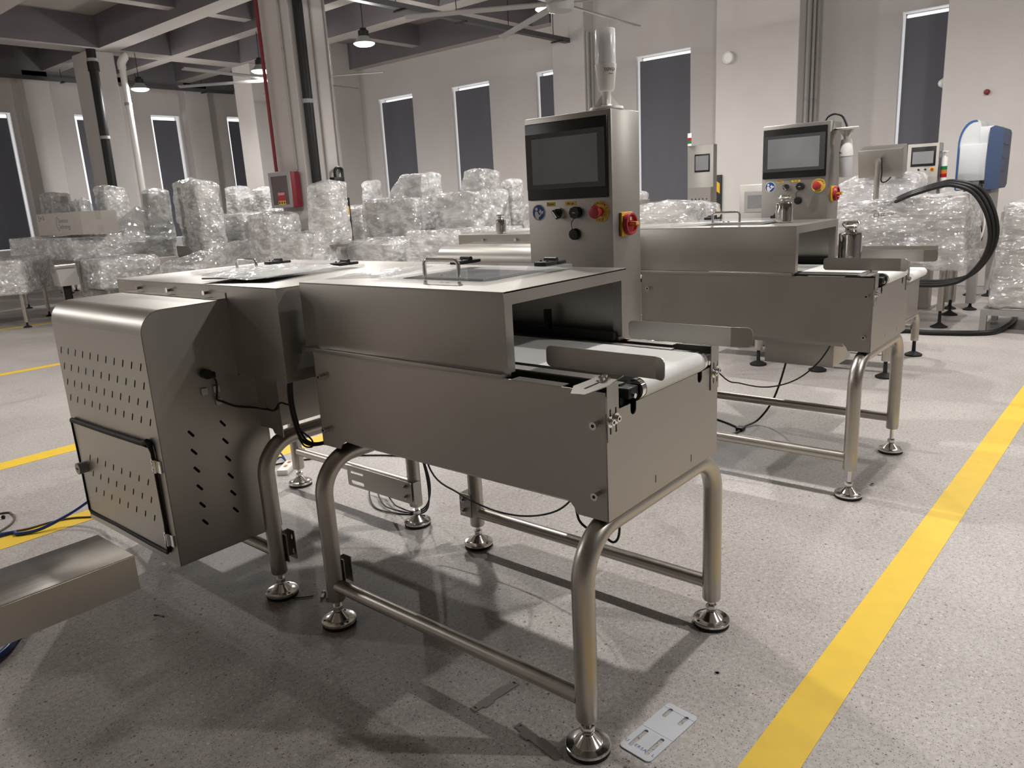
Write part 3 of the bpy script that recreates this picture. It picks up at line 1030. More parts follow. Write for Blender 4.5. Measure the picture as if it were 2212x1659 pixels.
def conveyor_b(label, cat):
    root = thing('reject_station', label, cat, group='two stainless reject stations with a perforated bin')
    x0, x1, y0, y1, z0, z1 = 0.0, 0.80, 1.11, 2.22, 0.80, 1.10
    b = MB()
    b.box(x0, x1, y0, y1, z1 - 0.004, z1, 0.0015)
    b.box(x0, x0 + 0.004, y0, y1, z0, z1 - 0.004)
    b.box(x1 - 0.004, x1, y0, y1, z0, z1 - 0.004)
    b.plate([(x0 + 0.004, z0), (0.13, z0), (0.13, z0 + 0.10), (0.6, z0 + 0.10), (0.6, z0), (x1 - 0.004, z0), (x1 - 0.004, z1 - 0.004), (x0 + 0.004, z1 - 0.004)], [], 0.004, FY(y0 + 0.002))
    b.plate(rect(x0 + 0.004, x1 - 0.004, z0, z1 - 0.004), [], 0.004, FY(y1 - 0.002))
    b.build('cover', STEEL, root, smooth=30)
    b = MB(); b.box(-0.0012, 0.0, 1.40, 1.455, 0.805, 1.03)
    b.build('cover_seam_strip', STEEL, root, smooth=0)
    # lid on top
    b = MB(); b.box(0.19, 0.58, 1.39, 1.99, 1.102, 1.112, 0.001, seg=1)
    lid = b.build('lid', ACRYL, root, smooth=0, label='clear acrylic lid on the cover')
    d_handle(lid, 0.33, 1.74, 1.88, 1.112, 0.036)
    hinge(lid, 0.53, 1.45, 1.112)
    hinge(lid, 0.53, 1.90, 1.112)
    # body under the cover
    b = MB()
    b.box(0.059, 0.61, 1.268, 2.2, 0.62, 0.80)
    b.prism([(0.059, 1.268, 0.622), (0.059, 1.55, 0.622), (0.059, 1.55, 0.60), (0.059, 1.33, 0.600), (0.059, 1.32, 0.585), (0.059, 1.268, 0.578)], (0.003, 0, 0))
    b.build('body_panel', STEEL, root, smooth=0)
    # bin
    bx0, bx1, by0, by1, bz0, bz1, R = -0.297, 0.0, 1.40, 2.112, 0.212, 1.053, 0.072
    b = MB()
    holes = []
    for i, zz in enumerate((0.880, 0.820, 0.761, 0.701)):
        for k in range(11):
            yy = 2.072 - k * 0.0633
            holes.append(neg(slot(yy, zz, 0.030, 0.0072, 119))[::-1])
    holes.append(neg(rect(1.452, 2.086, 0.252, 0.614)))
    b.plate(neg(rect(by0, by1, bz0, bz1 - R)), holes, 0.0025, FX(bx0 + 0.0012))
    g = []
    for k in range(9):
        a = pi / 2 * k / 8
        g.append([(bx0 + R - R * cos(a), by0, bz1 - R + R * sin(a)), (bx0 + R - R * cos(a), by1, bz1 - R + R * sin(a))])
    g.append([(bx1 - 0.03, by0, bz1 + 0.001), (bx1 - 0.03, by1, bz1 + 0.001)])
    b.sheet(g, 0.002)
    side = [(bx0, bz0), (0.088, bz0), (0.088, 0.796), (-0.001, 0.796), (-0.001, bz1 + 0.002), (bx0 + R, bz1)] + [(bx0 + R - R * sin(pi / 2 * k / 6), bz1 - R + R * cos(pi / 2 * k / 6)) for k in range(1, 7)]
    dh = []
    for k in range(6):
        dh.append(slot(-0.1925, 0.641 - k * 0.062, 0.030, 0.0085, -54)[::-1])
        dh.append(slot(-0.080, 0.646 - k * 0.0624, 0.030, 0.0085, -54)[::-1])
    b.plate(side, dh, 0.0025, FY(by0 + 0.00125))
    b.plate(side, [], 0.0025, FY(by1 - 0.00125))
    b.box(bx0, 0.085, by0, by1, bz0, bz0 + 0.0025)
    b.box(0.083, 0.0855, by0, by1, bz0, 0.79)
    b.box(-0.003, -0.001, by0 + 0.003, by1 - 0.003, 0.79, bz1 - 0.004); b.box(-0.003, 0.084, by0 + 0.003, by1 - 0.003, 0.788, 0.7905)
    binp = b.build('reject_bin', STEEL, root, smooth=30)
    b = MB()
    b.box(-0.034, 0.0, 1.405, 2.10, 1.0555, 1.0575); b.box(-0.003, -0.0005, 1.405, 2.10, 1.055, 1.075)
    b.mi = 1
    for yy in (1.52, 1.78, 2.02):
        b.cyl((-0.0005, yy, 1.072), (-0.016, yy, 1.072), 0.0055, 12); b.cyl((-0.016, yy, 1.072), (-0.018, yy, 1.072), 0.0085, 12)
    b.build('hanging_rail', [STEEL, POLISH], binp)
    b = MB()
    dhole = []
    for i, zz in enumerate((0.484, 0.4215, 0.357)):
        for k in range(8):
            dhole.append(neg(slot(1.985 - k * 0.0661, zz, 0.029, 0.0072, 119))[::-1])
    b.plate(neg(rrect(1.456, 2.082, 0.256, 0.610, 0.012)), dhole, 0.0025, FX(bx0 - 0.004))
    b.build('bin_door', STEEL, binp, smooth=0)
    b = MB()
    lp = [(-0.305, 2.082, 0.615), (-0.305, 1.80, 0.617), (-0.306, 1.52, 0.622), (-0.306, 1.49, 0.626), (-0.307, 1.468, 0.636), (-0.306, 1.452, 0.626), (-0.305, 1.448, 0.60),
          (-0.304, 1.449, 0.50), (-0.303, 1.448, 0.35), (-0.304, 1.452, 0.262), (-0.304, 1.465, 0.248), (-0.304, 1.60, 0.247), (-0.303, 1.85, 0.25), (-0.303, 2.07, 0.246), (-0.304, 2.088, 0.256), (-0.303, 2.09, 0.42), (-0.304, 2.092, 0.60)]
    rr = [0.009] * 6 + [0.005] * 3 + [0.0065] * 5 + [0.004] * 3
    b.tube(lp, rr, 10, closed=True)
    b.build('door_gasket', RUBBER, binp)
    for zz in (0.555, 0.300):
        b = MB()
        b.cyl((-0.306, 1.444, zz - 0.022), (-0.306, 1.444, zz + 0.022), 0.0045, 12)
        b.box(-0.3055, -0.302, 1.446, 1.466, zz - 0.02, zz + 0.02); b.box(-0.303, -0.298, 1.412, 1.442, zz - 0.02, zz + 0.02)
        for q in (-0.013, 0.013):
            b.cyl((-0.305, 1.458, zz + q), (-0.309, 1.458, zz + q), 0.0035, 10)
        b.build('door_hinge', CHROME, binp)
    b = MB()
    b.cyl((-0.301, 2.045, 0.437), (-0.332, 2.045, 0.437), 0.0215, 28)
    b.mi = 1; b.box(-0.3326, -0.332, 2.035, 2.055, 0.434, 0.440)
    b.build('door_lock', [GREY, DARK], binp)
    # plug, cable clips and cable on the bin side
    b = MB()
    b.cyl((-0.118, 1.400, 0.826), (-0.118, 1.375, 0.826), 0.016, 20)
    b.box(-0.118, -0.090, 1.376, 1.398, 0.810, 0.830, 0.003)
    b.build('cable_plug', BLACK, binp)
    for cx, cz in ((-0.128, 0.768), (-0.086, 0.768), (-0.084, 0.725)):
        b = MB(); b.box(cx - 0.010, cx + 0.010, 1.392, 1.3995, cz - 0.011, cz + 0.011, 0.001)
        b.build('cable_clip', WHITE, binp)
    b = MB()
    b.tube(smooth_path([(-0.095, 1.385, 0.815), (-0.088, 1.386, 0.79), (-0.09, 1.388, 0.755), (-0.094, 1.389, 0.735), (-0.075, 1.388, 0.722), (-0.03, 1.388, 0.695), (0.03, 1.385, 0.676), (0.058, 1.34, 0.668),
                        (0.056, 1.30, 0.672), (0.05, 1.25, 0.705), (0.055, 1.225, 0.705), (0.063, 1.206, 0.70)], 6), 0.0032, 8)
    b.build('sensor_cable', BLACK, binp)
    # stand
    feet = ((0.0, 1.311), (0.686, 1.339), (0.688, 2.187), (0.0, 2.187))
    for xx, yy in feet:
        lg = make_leg(root, xx, yy, 0.342)
        if xx < 0.3 and yy < 1.5:
            b = MB(); b.box(0.022, 0.060, 1.322, 1.325, 0.125, 0.228)
            b.plate(neg(rrect(1.280, 1.325, 0.122, 0.232, 0.008)), [neg(slot(1.298, 0.150, 0.02, 0.008))[::-1], neg(slot(1.298, 0.205, 0.02, 0.008))[::-1]], 0.003, FX(0.0585))
            b.box(0.024, 0.027, 1.280, 1.325, 0.125, 0.228)
            b.build('leg_bracket', STEEL, lg, smooth=0)
        if xx > 0.3 and yy < 1.5:
            b = MB()
            b.plate(neg(rrect(1.318, 1.742, 0.108, 0.203, 0.010)), [neg(slot(1.675, 0.178, 0.09, 0.017, 0))[::-1], neg(slot(1.675, 0.128, 0.09, 0.017, 0))[::-1]], 0.003, FX(0.650))
            b.box(0.650, 0.688, 1.305, 1.308, 0.108, 0.205)
            b.mi = 1
            for zz in (0.134, 0.180):
                b.cyl((0.6485, 1.355, zz), (0.641, 1.355, zz), 0.0095, 14); b.cyl((0.641, 1.355, zz), (0.634, 1.355, zz), 0.006, 10)
            b.build('joining_plate', [STEEL, POLISH], lg, smooth=0, label='slotted flat joining plate')
    for xx, zz in ((0.0, 0.17), (0.688, 0.180)):
        b = MB(); b.cyl((xx, 1.33, zz), (xx, 2.165, zz), 0.0215, 24)
        b.build('cross_bar', TUBE, root)
    b = MB()
    hang = [(0.066, 1.20, 0.80), (0.062, 1.205, 0.74), (0.060, 1.20, 0.68), (0.066, 1.19, 0.61), (0.075, 1.17, 0.575), (0.10, 1.14, 0.565), (0.16, 1.09, 0.58), (0.25, 1.065, 0.60)]
    b.tube(smooth_path(hang, 6), 0.0065, 8)
    b.tube(smooth_path([(x + 0.009, y, z) for x, y, z in hang], 6), 0.0055, 8)
    b.tube(smooth_path([(0.066, 1.195, 0.62), (0.085, 1.18, 0.60), (0.10, 1.165, 0.575), (0.095, 1.16, 0.555), (0.075, 1.175, 0.56), (0.066, 1.19, 0.59)], 6), 0.003, 8)
    b.build('cable_bundle', BLACK, root)
    return root

A1 = conveyor_a('near stainless conveyor with a white signal lamp standing upright on its control cabinet', 'conveyor')
B1 = conveyor_b('near stainless reject station with a clear bag of papers lying on its top', 'reject station')
OFF = Vector((1.925, -0.045, 0.036))
B2 = copy_tree(B1)
B2.location = OFF
B2['label'] = 'stainless reject station mostly hidden behind the near control cabinet, small chrome weight on top'
A2 = copy_tree(A1)
A2.location = OFF
A2['label'] = 'stainless conveyor whose signal lamp hangs upside down from its control cabinet'

def kids(o):
    for c in o.children:
        yield c
        yield from kids(c)
for root in (A2, B2):
    for o in list(kids(root)):
        if o.name.startswith('levelling_foot'):
            o.location.z -= OFF.z          # feet screwed further out: same floor, longer stem
    for o in list(root.children):
        if o.name.startswith('signal_lamp'):
            for k in list(o.children) + [o]:
                bpy.data.objects.remove(k)
# hood of the second conveyor is set a little further back
for o in A2.children:
    if o.name.split('.')[0] in ('hood', 'hood_sill', 'lid', 'sensor_bar'):
        o.location.y += 0.04 if not o.name.startswith('lid') else 0.09
lampM = Matrix.Translation((0.855, 0.338, 1.545)) @ Matrix.Rotation(pi, 4, 'X') @ Matrix.Rotation(radians(4), 4, 'Y')
hl = signal_lamp(A2, lampM)
b = MB(); b.tube(smooth_path([(0.84, 0.44, 1.58), (0.845, 0.43, 1.60), (0.85, 0.40, 1.612), (0.855, 0.365, 1.60), (0.857, 0.345, 1.565), (0.856, 0.338, 1.545)], 6), 0.0055, 8)
b.build('lamp_cable', BLACK, A2)
# stem extensions for the lifted feet
for root, spots in ((A2, ((0.0, 0.0), (0.684, 0.0), (0.0, 0.985), (0.684, 0.985))), (B2, ((0.0, 1.311), (0.686, 1.339), (0.688, 2.187), (0.0, 2.187)))):
    for x, y in spots:
        b = MB(); b.cyl((x, y, 0.05 - OFF.z), (x, y, 0.095), 0.009, 14)
        b.build('foot_stem', POLISH, root)
# lower drive box hung under the second conveyor
b = MB()
b.box(0.70, 0.98, 0.30, 0.66, 0.36, 0.56, 0.004)
b.build('drive_box', STEEL, A2)

# ------------------------------------------------------------------ film-wrapped machines in the back of the hall
random.seed(7)

def hull_film(parent, boxes, mat, name='stretch_film', cell=0.062, amp=0.016, seed=0, pad=0.022):
    """crumpled film pulled tight over the corner points of some boxes / extra points"""
    b = MB()
    for pts in boxes:
        bm2 = bmesh.new()
        P = []
        rnd = random.Random(seed * 7 + len(pts))
        for q in pts:
            if len(q) == 6:
                x0, x1, y0, y1, z0, z1 = q
                for x in (x0 - pad, x1 + pad):
                    for y in (y0 - pad, y1 + pad):
                        for z in (z0, z1 + pad):
                            k = 0.03 if z > z0 and z1 - z0 > 0.3 else 0.0
                            P.append((x + (k if x < x0 else -k) * rnd.random(), y + (k if y < y0 else -k) * rnd.random(), z + k * (rnd.random() - 0.35)))
                if z1 - z0 > 0.45 and len(pts) == 1:
                    P.append((x0 - 0.05, y0 + (y1 - y0) * rnd.random(), z0 + (z1 - z0) * 0.25))
                    P.append((x0 + (x1 - x0) * rnd.random(), y0 - 0.05, z0 + (z1 - z0) * 0.35))
                    P.append(((x0 + x1) / 2, (y0 + y1) / 2, z1 + pad + 0.035))
            else:
                P.append(q)
        vs = [bm2.verts.new(p) for p in P]
        r = bmesh.ops.convex_hull(bm2, input=vs)
        dead = [v for v in bm2.verts if not v.link_faces]
        bmesh.ops.delete(bm2, geom=dead, context='VERTS')
        bmesh.ops.triangulate(bm2, faces=bm2.faces[:])
        for _ in range(7):
            long = [e for e in bm2.edges if e.calc_length() > cell]
            if not long:
                break
            bmesh.ops.subdivide_edges(bm2, edges=long, cuts=1)
            bmesh.ops.triangulate(bm2, faces=bm2.faces[:])
        for _ in range(3):
            bmesh.ops.smooth_vert(bm2, verts=bm2.verts[:], factor=0.5, use_axis_x=True, use_axis_y=True, use_axis_z=True)
        for v in bm2.verts:
            n1 = noise.noise_vector(v.co * 6 + Vector((seed * 3.1, 0, 0)))
            n2 = noise.noise_vector(v.co * 17 + Vector((0, seed * 1.7, 0)))
            v.co += n1 * amp * 0.9 + n2 * amp * 0.5
        me = bpy.data.meshes.new('film_tmp')
        bm2.to_mesh(me)
        bm2.free()
        b.bm.from_mesh(me)
        bpy.data.meshes.remove(me)
    return b.build(name, mat, parent, smooth=0)

FOOT_B = None
def machine_legs(root, x0, x1, y0, y1, z, mb_mat=None, r=0.026):
    for x in (x0 + 0.08, x1 - 0.08):
        for y in (y0 + 0.06, y1 - 0.06):
            b = MB()
            b.cyl((x, y, 0.07), (x, y, z), r, 14)
            b.mi = 1
            b.lathe([(0.05, 0.0), (0.052, 0.004), (0.05, 0.012), (0.014, 0.03), (0.012, 0.08)], 18, Matrix.Translation((x, y, 0)))
            b.build('leg', [TUBE, RUBBER], root)

def wrapped(label, body, towers=(), film=None, rz=0.0, group='machines wrapped in clear film', mat=None, zleg=None, screens=(), seed=0, extra=(), amp=0.016, cell=0.062):
    """body: (x0,x1,y0,y1,z0,z1) in world; towers likewise; film: list of hull groups (default: one per box)"""
    cx, cy = (body[0] + body[1]) / 2, (body[2] + body[3]) / 2
    root = thing('wrapped_machine', label, 'machine', (cx, cy, 0), rz, group)
    def loc(q):
        if len(q) == 6:
            return (q[0] - cx, q[1] - cx, q[2] - cy, q[3] - cy, q[4], q[5])
        return (q[0] - cx, q[1] - cy, q[2])
    bl = loc(body)
    e = 0.025
    b = MB(); b.box(bl[0] + e, bl[1] - e, bl[2] + e, bl[3] - e, bl[4], bl[5] - e, 0.006)
    b.build('machine_body', STEEL, root)
    for t in towers:
        tl = loc(t)
        tl = (tl[0] + e, tl[1] - e, tl[2] + e, tl[3] - e, tl[4] - e, tl[5] - e)
        b = MB(); b.box(*tl, 0.006)
        tw = b.build('control_tower', STEEL, root)
        if screens == 'all':
            b = MB()
            w, h = tl[3] - tl[2], min(0.3, (tl[5] - tl[4]) * 0.45)
            b.box(tl[0] - 0.008, tl[0], tl[2] + w * 0.14, tl[3] - w * 0.14, tl[5] - 0.06 - h * 0.7, tl[5] - 0.06)
            b.mi = 1; b.box(tl[0] - 0.010, tl[0] - 0.007, tl[2] + w * 0.24, tl[3] - w * 0.24, tl[5] - 0.04 - h * 0.62, tl[5] - 0.09)
            b.build('screen', [LTGREY, DISPLAY], tw)
    machine_legs(root, bl[0], bl[1], bl[2], bl[3], body[4] + 0.02)
    if film is None:
        film = [[body]] + [[t] for t in towers]
    hull_film(root, [[loc(q) for q in g] for g in film], mat or FILM, seed=seed, amp=amp, cell=cell)
    return root

# ---- front left: two wrapped conveyor tables
t = (1.1, 2.62, 10.6, 11.9, 0.50, 0.86)
wrapped('low film-wrapped table with bent tube legs at the left edge of the hall', t, film=[[(1.1, 2.62, 10.6, 11.9, 0.44, 0.86)]], rz=-0.55, seed=1)
t = (2.9, 3.62, 10.55, 13.0, 0.78, 1.10)
wrapped('long film-wrapped machine carrying the printed carton', t, towers=[(3.2, 3.5, 12.2, 12.6, 1.14, 1.22)], film=[[t]], seed=2, amp=0.008)
t = (2.92, 4.05, 9.75, 10.42, 0.40, 0.80)
wrapped('low wrapped conveyor with a white film top right of the bare motor', t, film=[[(2.9, 3.75, 9.75, 10.35, 0.42, 0.80)], [(2.95, 3.6, 10.3, 10.46, 0.15, 0.62)]], seed=3)
# far towers behind the carton
for i, (q, l) in enumerate((((4.25, 4.6, 14.80, 15.25, 0.3, 1.83), 'film-wrapped tower behind the left end of the carton'),
                            ((4.25, 4.5, 13.76, 14.05, 0.3, 1.64), 'shortest film-wrapped tower seen above the middle of the carton'),
                            ((3.92, 4.12, 12.66, 12.84, 0.3, 1.67), 'bulging wrapped tower just right of the shortest one behind the carton'),
                            ((4.25, 4.62, 12.42, 12.80, 0.3, 1.83), 'tall film-wrapped tower beside the black pipe behind the carton'))):
    wrapped(l, (q[0], q[1] + 0.04, q[2] - 0.02, q[3] + 0.02, 0.5, 1.1), towers=[(q[0], q[1], q[2], q[3], 1.1, q[5])], seed=10 + i, amp=0.03,
            film=[[q]])
# tent of film over a tower
q = (4.3, 4.62, 11.0, 11.3, 0.9, 1.72)
wrapped('wrapped tower with a wide tent of loose film hanging from it', (3.78, 4.6, 11.0, 12.0, 0.6, 1.00), towers=[q], mat=FILM3,
        film=[[q], [(4.3, 11.4, 1.55), (3.74, 12.1, 1.02), (3.74, 10.95, 1.02), (4.6, 10.95, 1.02), (4.6, 12.1, 1.02), (3.74, 12.1, 0.7), (3.74, 10.95, 0.7), (4.6, 10.95, 0.7)]], seed=20)
# the tallest wrapped tower
q = (4.55, 4.95, 10.05, 10.65, 0.5, 1.78)
wrapped('tallest film-wrapped tower, bulging at its top, in front of the grey blinds', (4.5, 5.05, 10.0, 10.85, 0.4, 0.9), towers=[q],
        film=[[(4.55, 4.9, 10.0, 10.42, 0.5, 1.78)], [(4.6, 4.95, 10.3, 10.8, 1.2, 1.80), (4.75, 10.5, 1.90)], [(4.6, 5.0, 10.3, 10.7, 0.5, 1.3)]], seed=21, amp=0.028)
for i, (q, l) in enumerate((((6.3, 6.62, 11.90, 12.24, 0.9, 1.76), 'slim wrapped tower in front of the blue-lit window'),
                            ((6.3, 6.5, 11.45, 11.70, 0.9, 1.58), 'short wrapped tower between two slim ones left of the fire cabinet'),
                            ((6.3, 6.62, 11.02, 11.32, 0.9, 1.71), 'slim wrapped tower touching the left side of the fire cabinet'))):
    wrapped(l, (q[0], q[1] + 0.4, q[2] - 0.02, q[3] + 0.02, 0.5, 0.95), towers=[q], film=[[q]], seed=30 + i)
t = (5.2, 6.1, 9.6, 11.0, 0.60, 1.20)
wrapped('low wrapped machine with a rounded housing below the fire cabinet', t, towers=[(5.2, 5.5, 10.1, 10.5, 1.2, 1.30)], film=[[t], [(5.18, 5.6, 9.9, 10.5, 0.9, 1.30)], [(5.3, 5.9, 9.0, 9.5, 1.15, 1.33), (5.4, 9.8, 1.2)]], seed=36)
# big sloping film sheet behind the near reject station
t = (3.4, 4.6, 8.15, 9.1, 0.40, 0.70)
wrapped('wide sloping sheet of film over a low machine behind the near reject station', t, film=[[t, (3.9, 8.12, 0.98), (4.55, 8.12, 1.02), (4.6, 8.3, 1.0)]], mat=FILM, seed=40, cell=0.07)
# wrapped machine with the pale tower in front of the tall column
q = (4.2, 4.46, 6.38, 6.78, 0.9, 1.59)
t = (3.95, 4.68, 6.66, 7.30, 0.55, 1.02)
wrapped('wrapped machine with a pale split tower in front of the tall column', t, towers=[q],
        film=[[q], [t], [(4.1, 4.3, 6.5, 6.62, 0.6, 1.05)]], seed=41)
t = (4.1, 4.55, 7.47, 8.00, 0.5, 1.27)
wrapped('square film-wrapped box under the red fire cabinet on the tall column', t, film=[[t]], seed=52)
t = (4.55, 5.3, 5.75, 6.60, 0.45, 0.90)
wrapped('low wrapped conveyor with stretched glossy film right of the pale tower', t, film=[[t, (4.9, 6.62, 0.95)]], seed=42)
q = (5.6, 5.95, 6.30, 6.70, 0.95, 1.68)
t = (5.5, 6.2, 6.35, 7.40, 0.55, 1.39)
wrapped('film-wrapped cabinet with a small screen below the second window blind from the corner', t, towers=[q], screens='all', film=[[t], [q, (5.6, 7.0, 1.42)]], seed=43, amp=0.022)
q = (5.8, 6.1, 5.42, 5.74, 1.05, 1.66)
t = (5.6, 6.3, 5.45, 6.10, 0.55, 1.40)
wrapped('film-wrapped cabinet with a small screen below the third window blind from the corner', t, towers=[q], screens='all', film=[[t], [q, (5.9, 5.95, 1.42)]], seed=44, amp=0.022)
q = (6.6, 6.8, 5.62, 5.82, 0.9, 1.53)
wrapped('narrow wrapped tower right of the two wrapped cabinets', (6.6, 7.0, 5.5, 5.8, 0.5, 1.0), towers=[q], film=[[q]], seed=45)
t = (4.4, 5.48, 4.55, 5.36, 0.45, 1.00)
wrapped('wrapped bulky machine just behind the near control cabinet', t, film=[[t, (4.5, 5.5, 0.7)]], mat=FILM2, seed=46, cell=0.06)
t = (6.1, 6.9, 4.55, 5.05, 0.5, 1.24)
wrapped('wrapped machine beside the left edge of the near control cabinet, in the last row', t, film=[[t]], seed=47)
q = (7.5, 7.75, 9.55, 9.80, 0.9, 1.72)
wrapped('small far wrapped tower standing alone by the room corner', (7.5, 8.1, 9.45, 9.95, 0.5, 0.95), towers=[q], screens='all', film=[[q]], seed=48)
t = (6.2, 6.9, 8.3, 8.95, 0.5, 1.30)
wrapped('far wrapped box beside the striped guard', t, film=[[t]], seed=49)
t = (5.0, 5.7, 2.30, 3.05, 0.5, 1.16)
wrapped('film-wrapped machine seen between the two control cabinets', t, towers=[(5.15, 5.4, 2.85, 3.1, 1.1, 1.27)], film=[[t, (5.1, 2.5, 1.24)]], seed=50, amp=0.02)
t = (6.6, 7.2, 3.95, 4.38, 0.5, 1.30)
wrapped('wrapped box-shaped machine right beside the near cabinet below the wide blind', t, film=[[t]], seed=51)

# ---- big wrapped machine on the right, with printed cover
cx, cy = 6.45, 1.0
root = thing('wrapped_checkweigher', 'large film-wrapped machine with dark printing, behind the black hoses', 'machine', (cx, cy, 0), 0, 'machines wrapped in clear film')
def L(q):
    return (q[0] - cx, q[1] - cx, q[2] - cy, q[3] - cy, q[4], q[5]) if len(q) == 6 else (q[0] - cx, q[1] - cy, q[2])
b = MB(); b.box(*L((6.17, 6.80, 0.36, 1.35, 0.64, 1.02)), 0.01)
b.build('machine_body', STEEL, root)
b = MB(); b.text('CHECKWEIGHER', 0.055, frame(L((6.146, 0.82, 1.00)), (0, -1, 0), (0, 0, 1)), 0.001)
b.build('lettering', GREYINK, root, smooth=0)
for x, y in ((6.25, 0.45), (6.97, 0.50), (6.25, 1.75), (6.97, 1.75)):
    b = MB(); b.cyl(L((x, y, 0.15)), L((x, y, 0.72)), 0.03, 14); b.mi = 1
    b.lathe([(0.07, 0.0), (0.072, 0.008), (0.03, 0.03), (0.014, 0.045), (0.013, 0.16)], 20, Matrix.Translation(L((x, y, 0))))
    b.build('leg', [TUBE, RUBBER], root)
hull_film(root, [[L((6.13, 6.9, 0.30, 0.62, 0.52, 1.13)), L((6.2, 6.9, 0.62, 1.6, 0.66, 1.08)), L((6.4, 2.0, 0.85))],
                 [L((6.5, 7.0, 0.80, 1.35, 1.05, 1.32)), L((6.6, 1.0, 1.42)), L((6.5, 1.9, 1.0))]], FILM2, seed=60, cell=0.055, amp=0.02)
# ---- far right wrapped box on a welded stand
root = thing('wrapped_crate', 'tall film-wrapped unit on a square tube stand at the right edge', 'machine', (6.5, -0.03, 0))
b = MB()
for x in (-0.31, 0.33):
    for y in (-0.42, 0.135):
        b.box(x - 0.025, x + 0.025, y - 0.025, y + 0.025, 0, 0.14)
b.box(-0.335, 0.355, 0.11, 0.16, 0.14, 0.19); b.box(-0.335, 0.355, -0.445, -0.395, 0.14, 0.19)
b.box(-0.335, -0.285, -0.395, 0.11, 0.14, 0.19); b.box(0.305, 0.355, -0.395, 0.11, 0.14, 0.19)
b.build('stand', LTGREY, root)
b = MB(); b.box(-0.27, 0.27, -0.38, 0.09, 0.195, 1.0, 0.01)
b.build('machine_body', STEEL, root)
hull_film(root, [[(-0.29, 0.29, -0.40, 0.10, 0.195, 0.78)], [(-0.28, 0.28, -0.40, 0.05, 0.76, 1.04), (0.0, -0.15, 1.12)]], FILM2, seed=61, cell=0.05, amp=0.02)
b = MB(); b.cyl((-0.31, -0.18, 0.80), (-0.36, -0.18, 0.80), 0.035, 20)
b.build('stop_button', RED, root)

# ---- printed carton standing on the long wrapped machine
root = thing('carton', 'pale cardboard carton with a printed arc logo on top of wrapped machine', 'box', (3.22, 11.05, 1.150))
b = MB(); b.box(-0.24, 0.24, -0.80, 0.80, 0, 0.31, 0.004)
b.build('carton_body', CARD, root)
b = MB(); b.box(-0.035, 0.035, -0.8008, -0.8002, 0.0, 0.12); b.box(-0.045, 0.03, -0.8008, -0.8002, 0.19, 0.31); b.box(-0.03, 0.03, -0.8, 0.8, 0.3102, 0.3106)
b.build('packing_tape', CARDTAPE, root, smooth=0)
b = MB()
Q = frame((-0.2404, -0.02, 0.16), (0, -1, 0), (0, 0, 1))
b.text('Detection', 0.088, Q @ Matrix.Translation((0.16, 0.038, 0)), 0.0005)
b.text('Technology', 0.088, Q @ Matrix.Translation((0.18, -0.045, 0)), 0.0005)
arc = [(0.02 - 0.12 * cos(a), 0.0 + 0.105 * sin(a)) for a in [radians(-75 + 150 * k / 16) for k in range(17)]]
arc2 = [(0.02 - 0.108 * cos(a), 0.0 + 0.095 * sin(a)) for a in [radians(-75 + 150 * k / 16) for k in range(17)]]
for k in range(16):
    b.prism([Q @ Vector((*p, 0)) for p in (arc[k], arc[k + 1], arc2[k + 1], arc2[k])], (-0.0005, 0, 0))
b.build('printed_logo', GREYINK, root, smooth=0)
b = MB()
Q = frame((-0.2404, 0.62, 0.25), (0, -1, 0), (0, 0, 1))
b.prism([Q @ Vector((*p, 0)) for p in circ(-0.01, 0, 0.016)], (-0.0005, 0, 0))
for a0 in (90, 210, 330):
    p = [(0.09 + 0.035 * cos(radians(a0 + d)), 0.035 * sin(radians(a0 + d))) for d in (-45, 45)]
    p2 = [(0.09 + 0.022 * cos(radians(a0 + d)), 0.022 * sin(radians(a0 + d))) for d in (45, -45)]
    b.prism([Q @ Vector((*q, 0)) for q in p + p2], (-0.0005, 0, 0))
for k in range(3):
    b.prism([Q @ Vector((*q, 0)) for q in rect(-0.11, -0.06, 0.02 - 0.03 * k, 0.03 - 0.03 * k)], (-0.0005, 0, 0))
b.build('handling_marks', INK, root, smooth=0)

# ---- bare conveyor motor between the wrapped tables
root = thing('conveyor_motor', 'bare grey motor head between two wrapped tables on the left', 'motor', (2.66, 10.28, 0))
b = MB(); b.cyl((0, 0, 0.01), (0, 0, 0.5), 0.05, 16); b.box(-0.14, 0.14, -0.12, 0.12, 0, 0.012)
b.build('post', DARK, root)
b = MB()
b.prism([(-0.12, -0.13, 0.5), (0.12, -0.13, 0.5), (0.12, -0.09, 0.72), (-0.12, -0.09, 0.72)], (0, 0.22, 0))
b.build('gear_housing', GREY, root)
b = MB(); b.cyl((-0.13, 0.02, 0.76), (0.13, 0.02, 0.76), 0.085, 24)
b.build('motor_drum', POLISH, root)

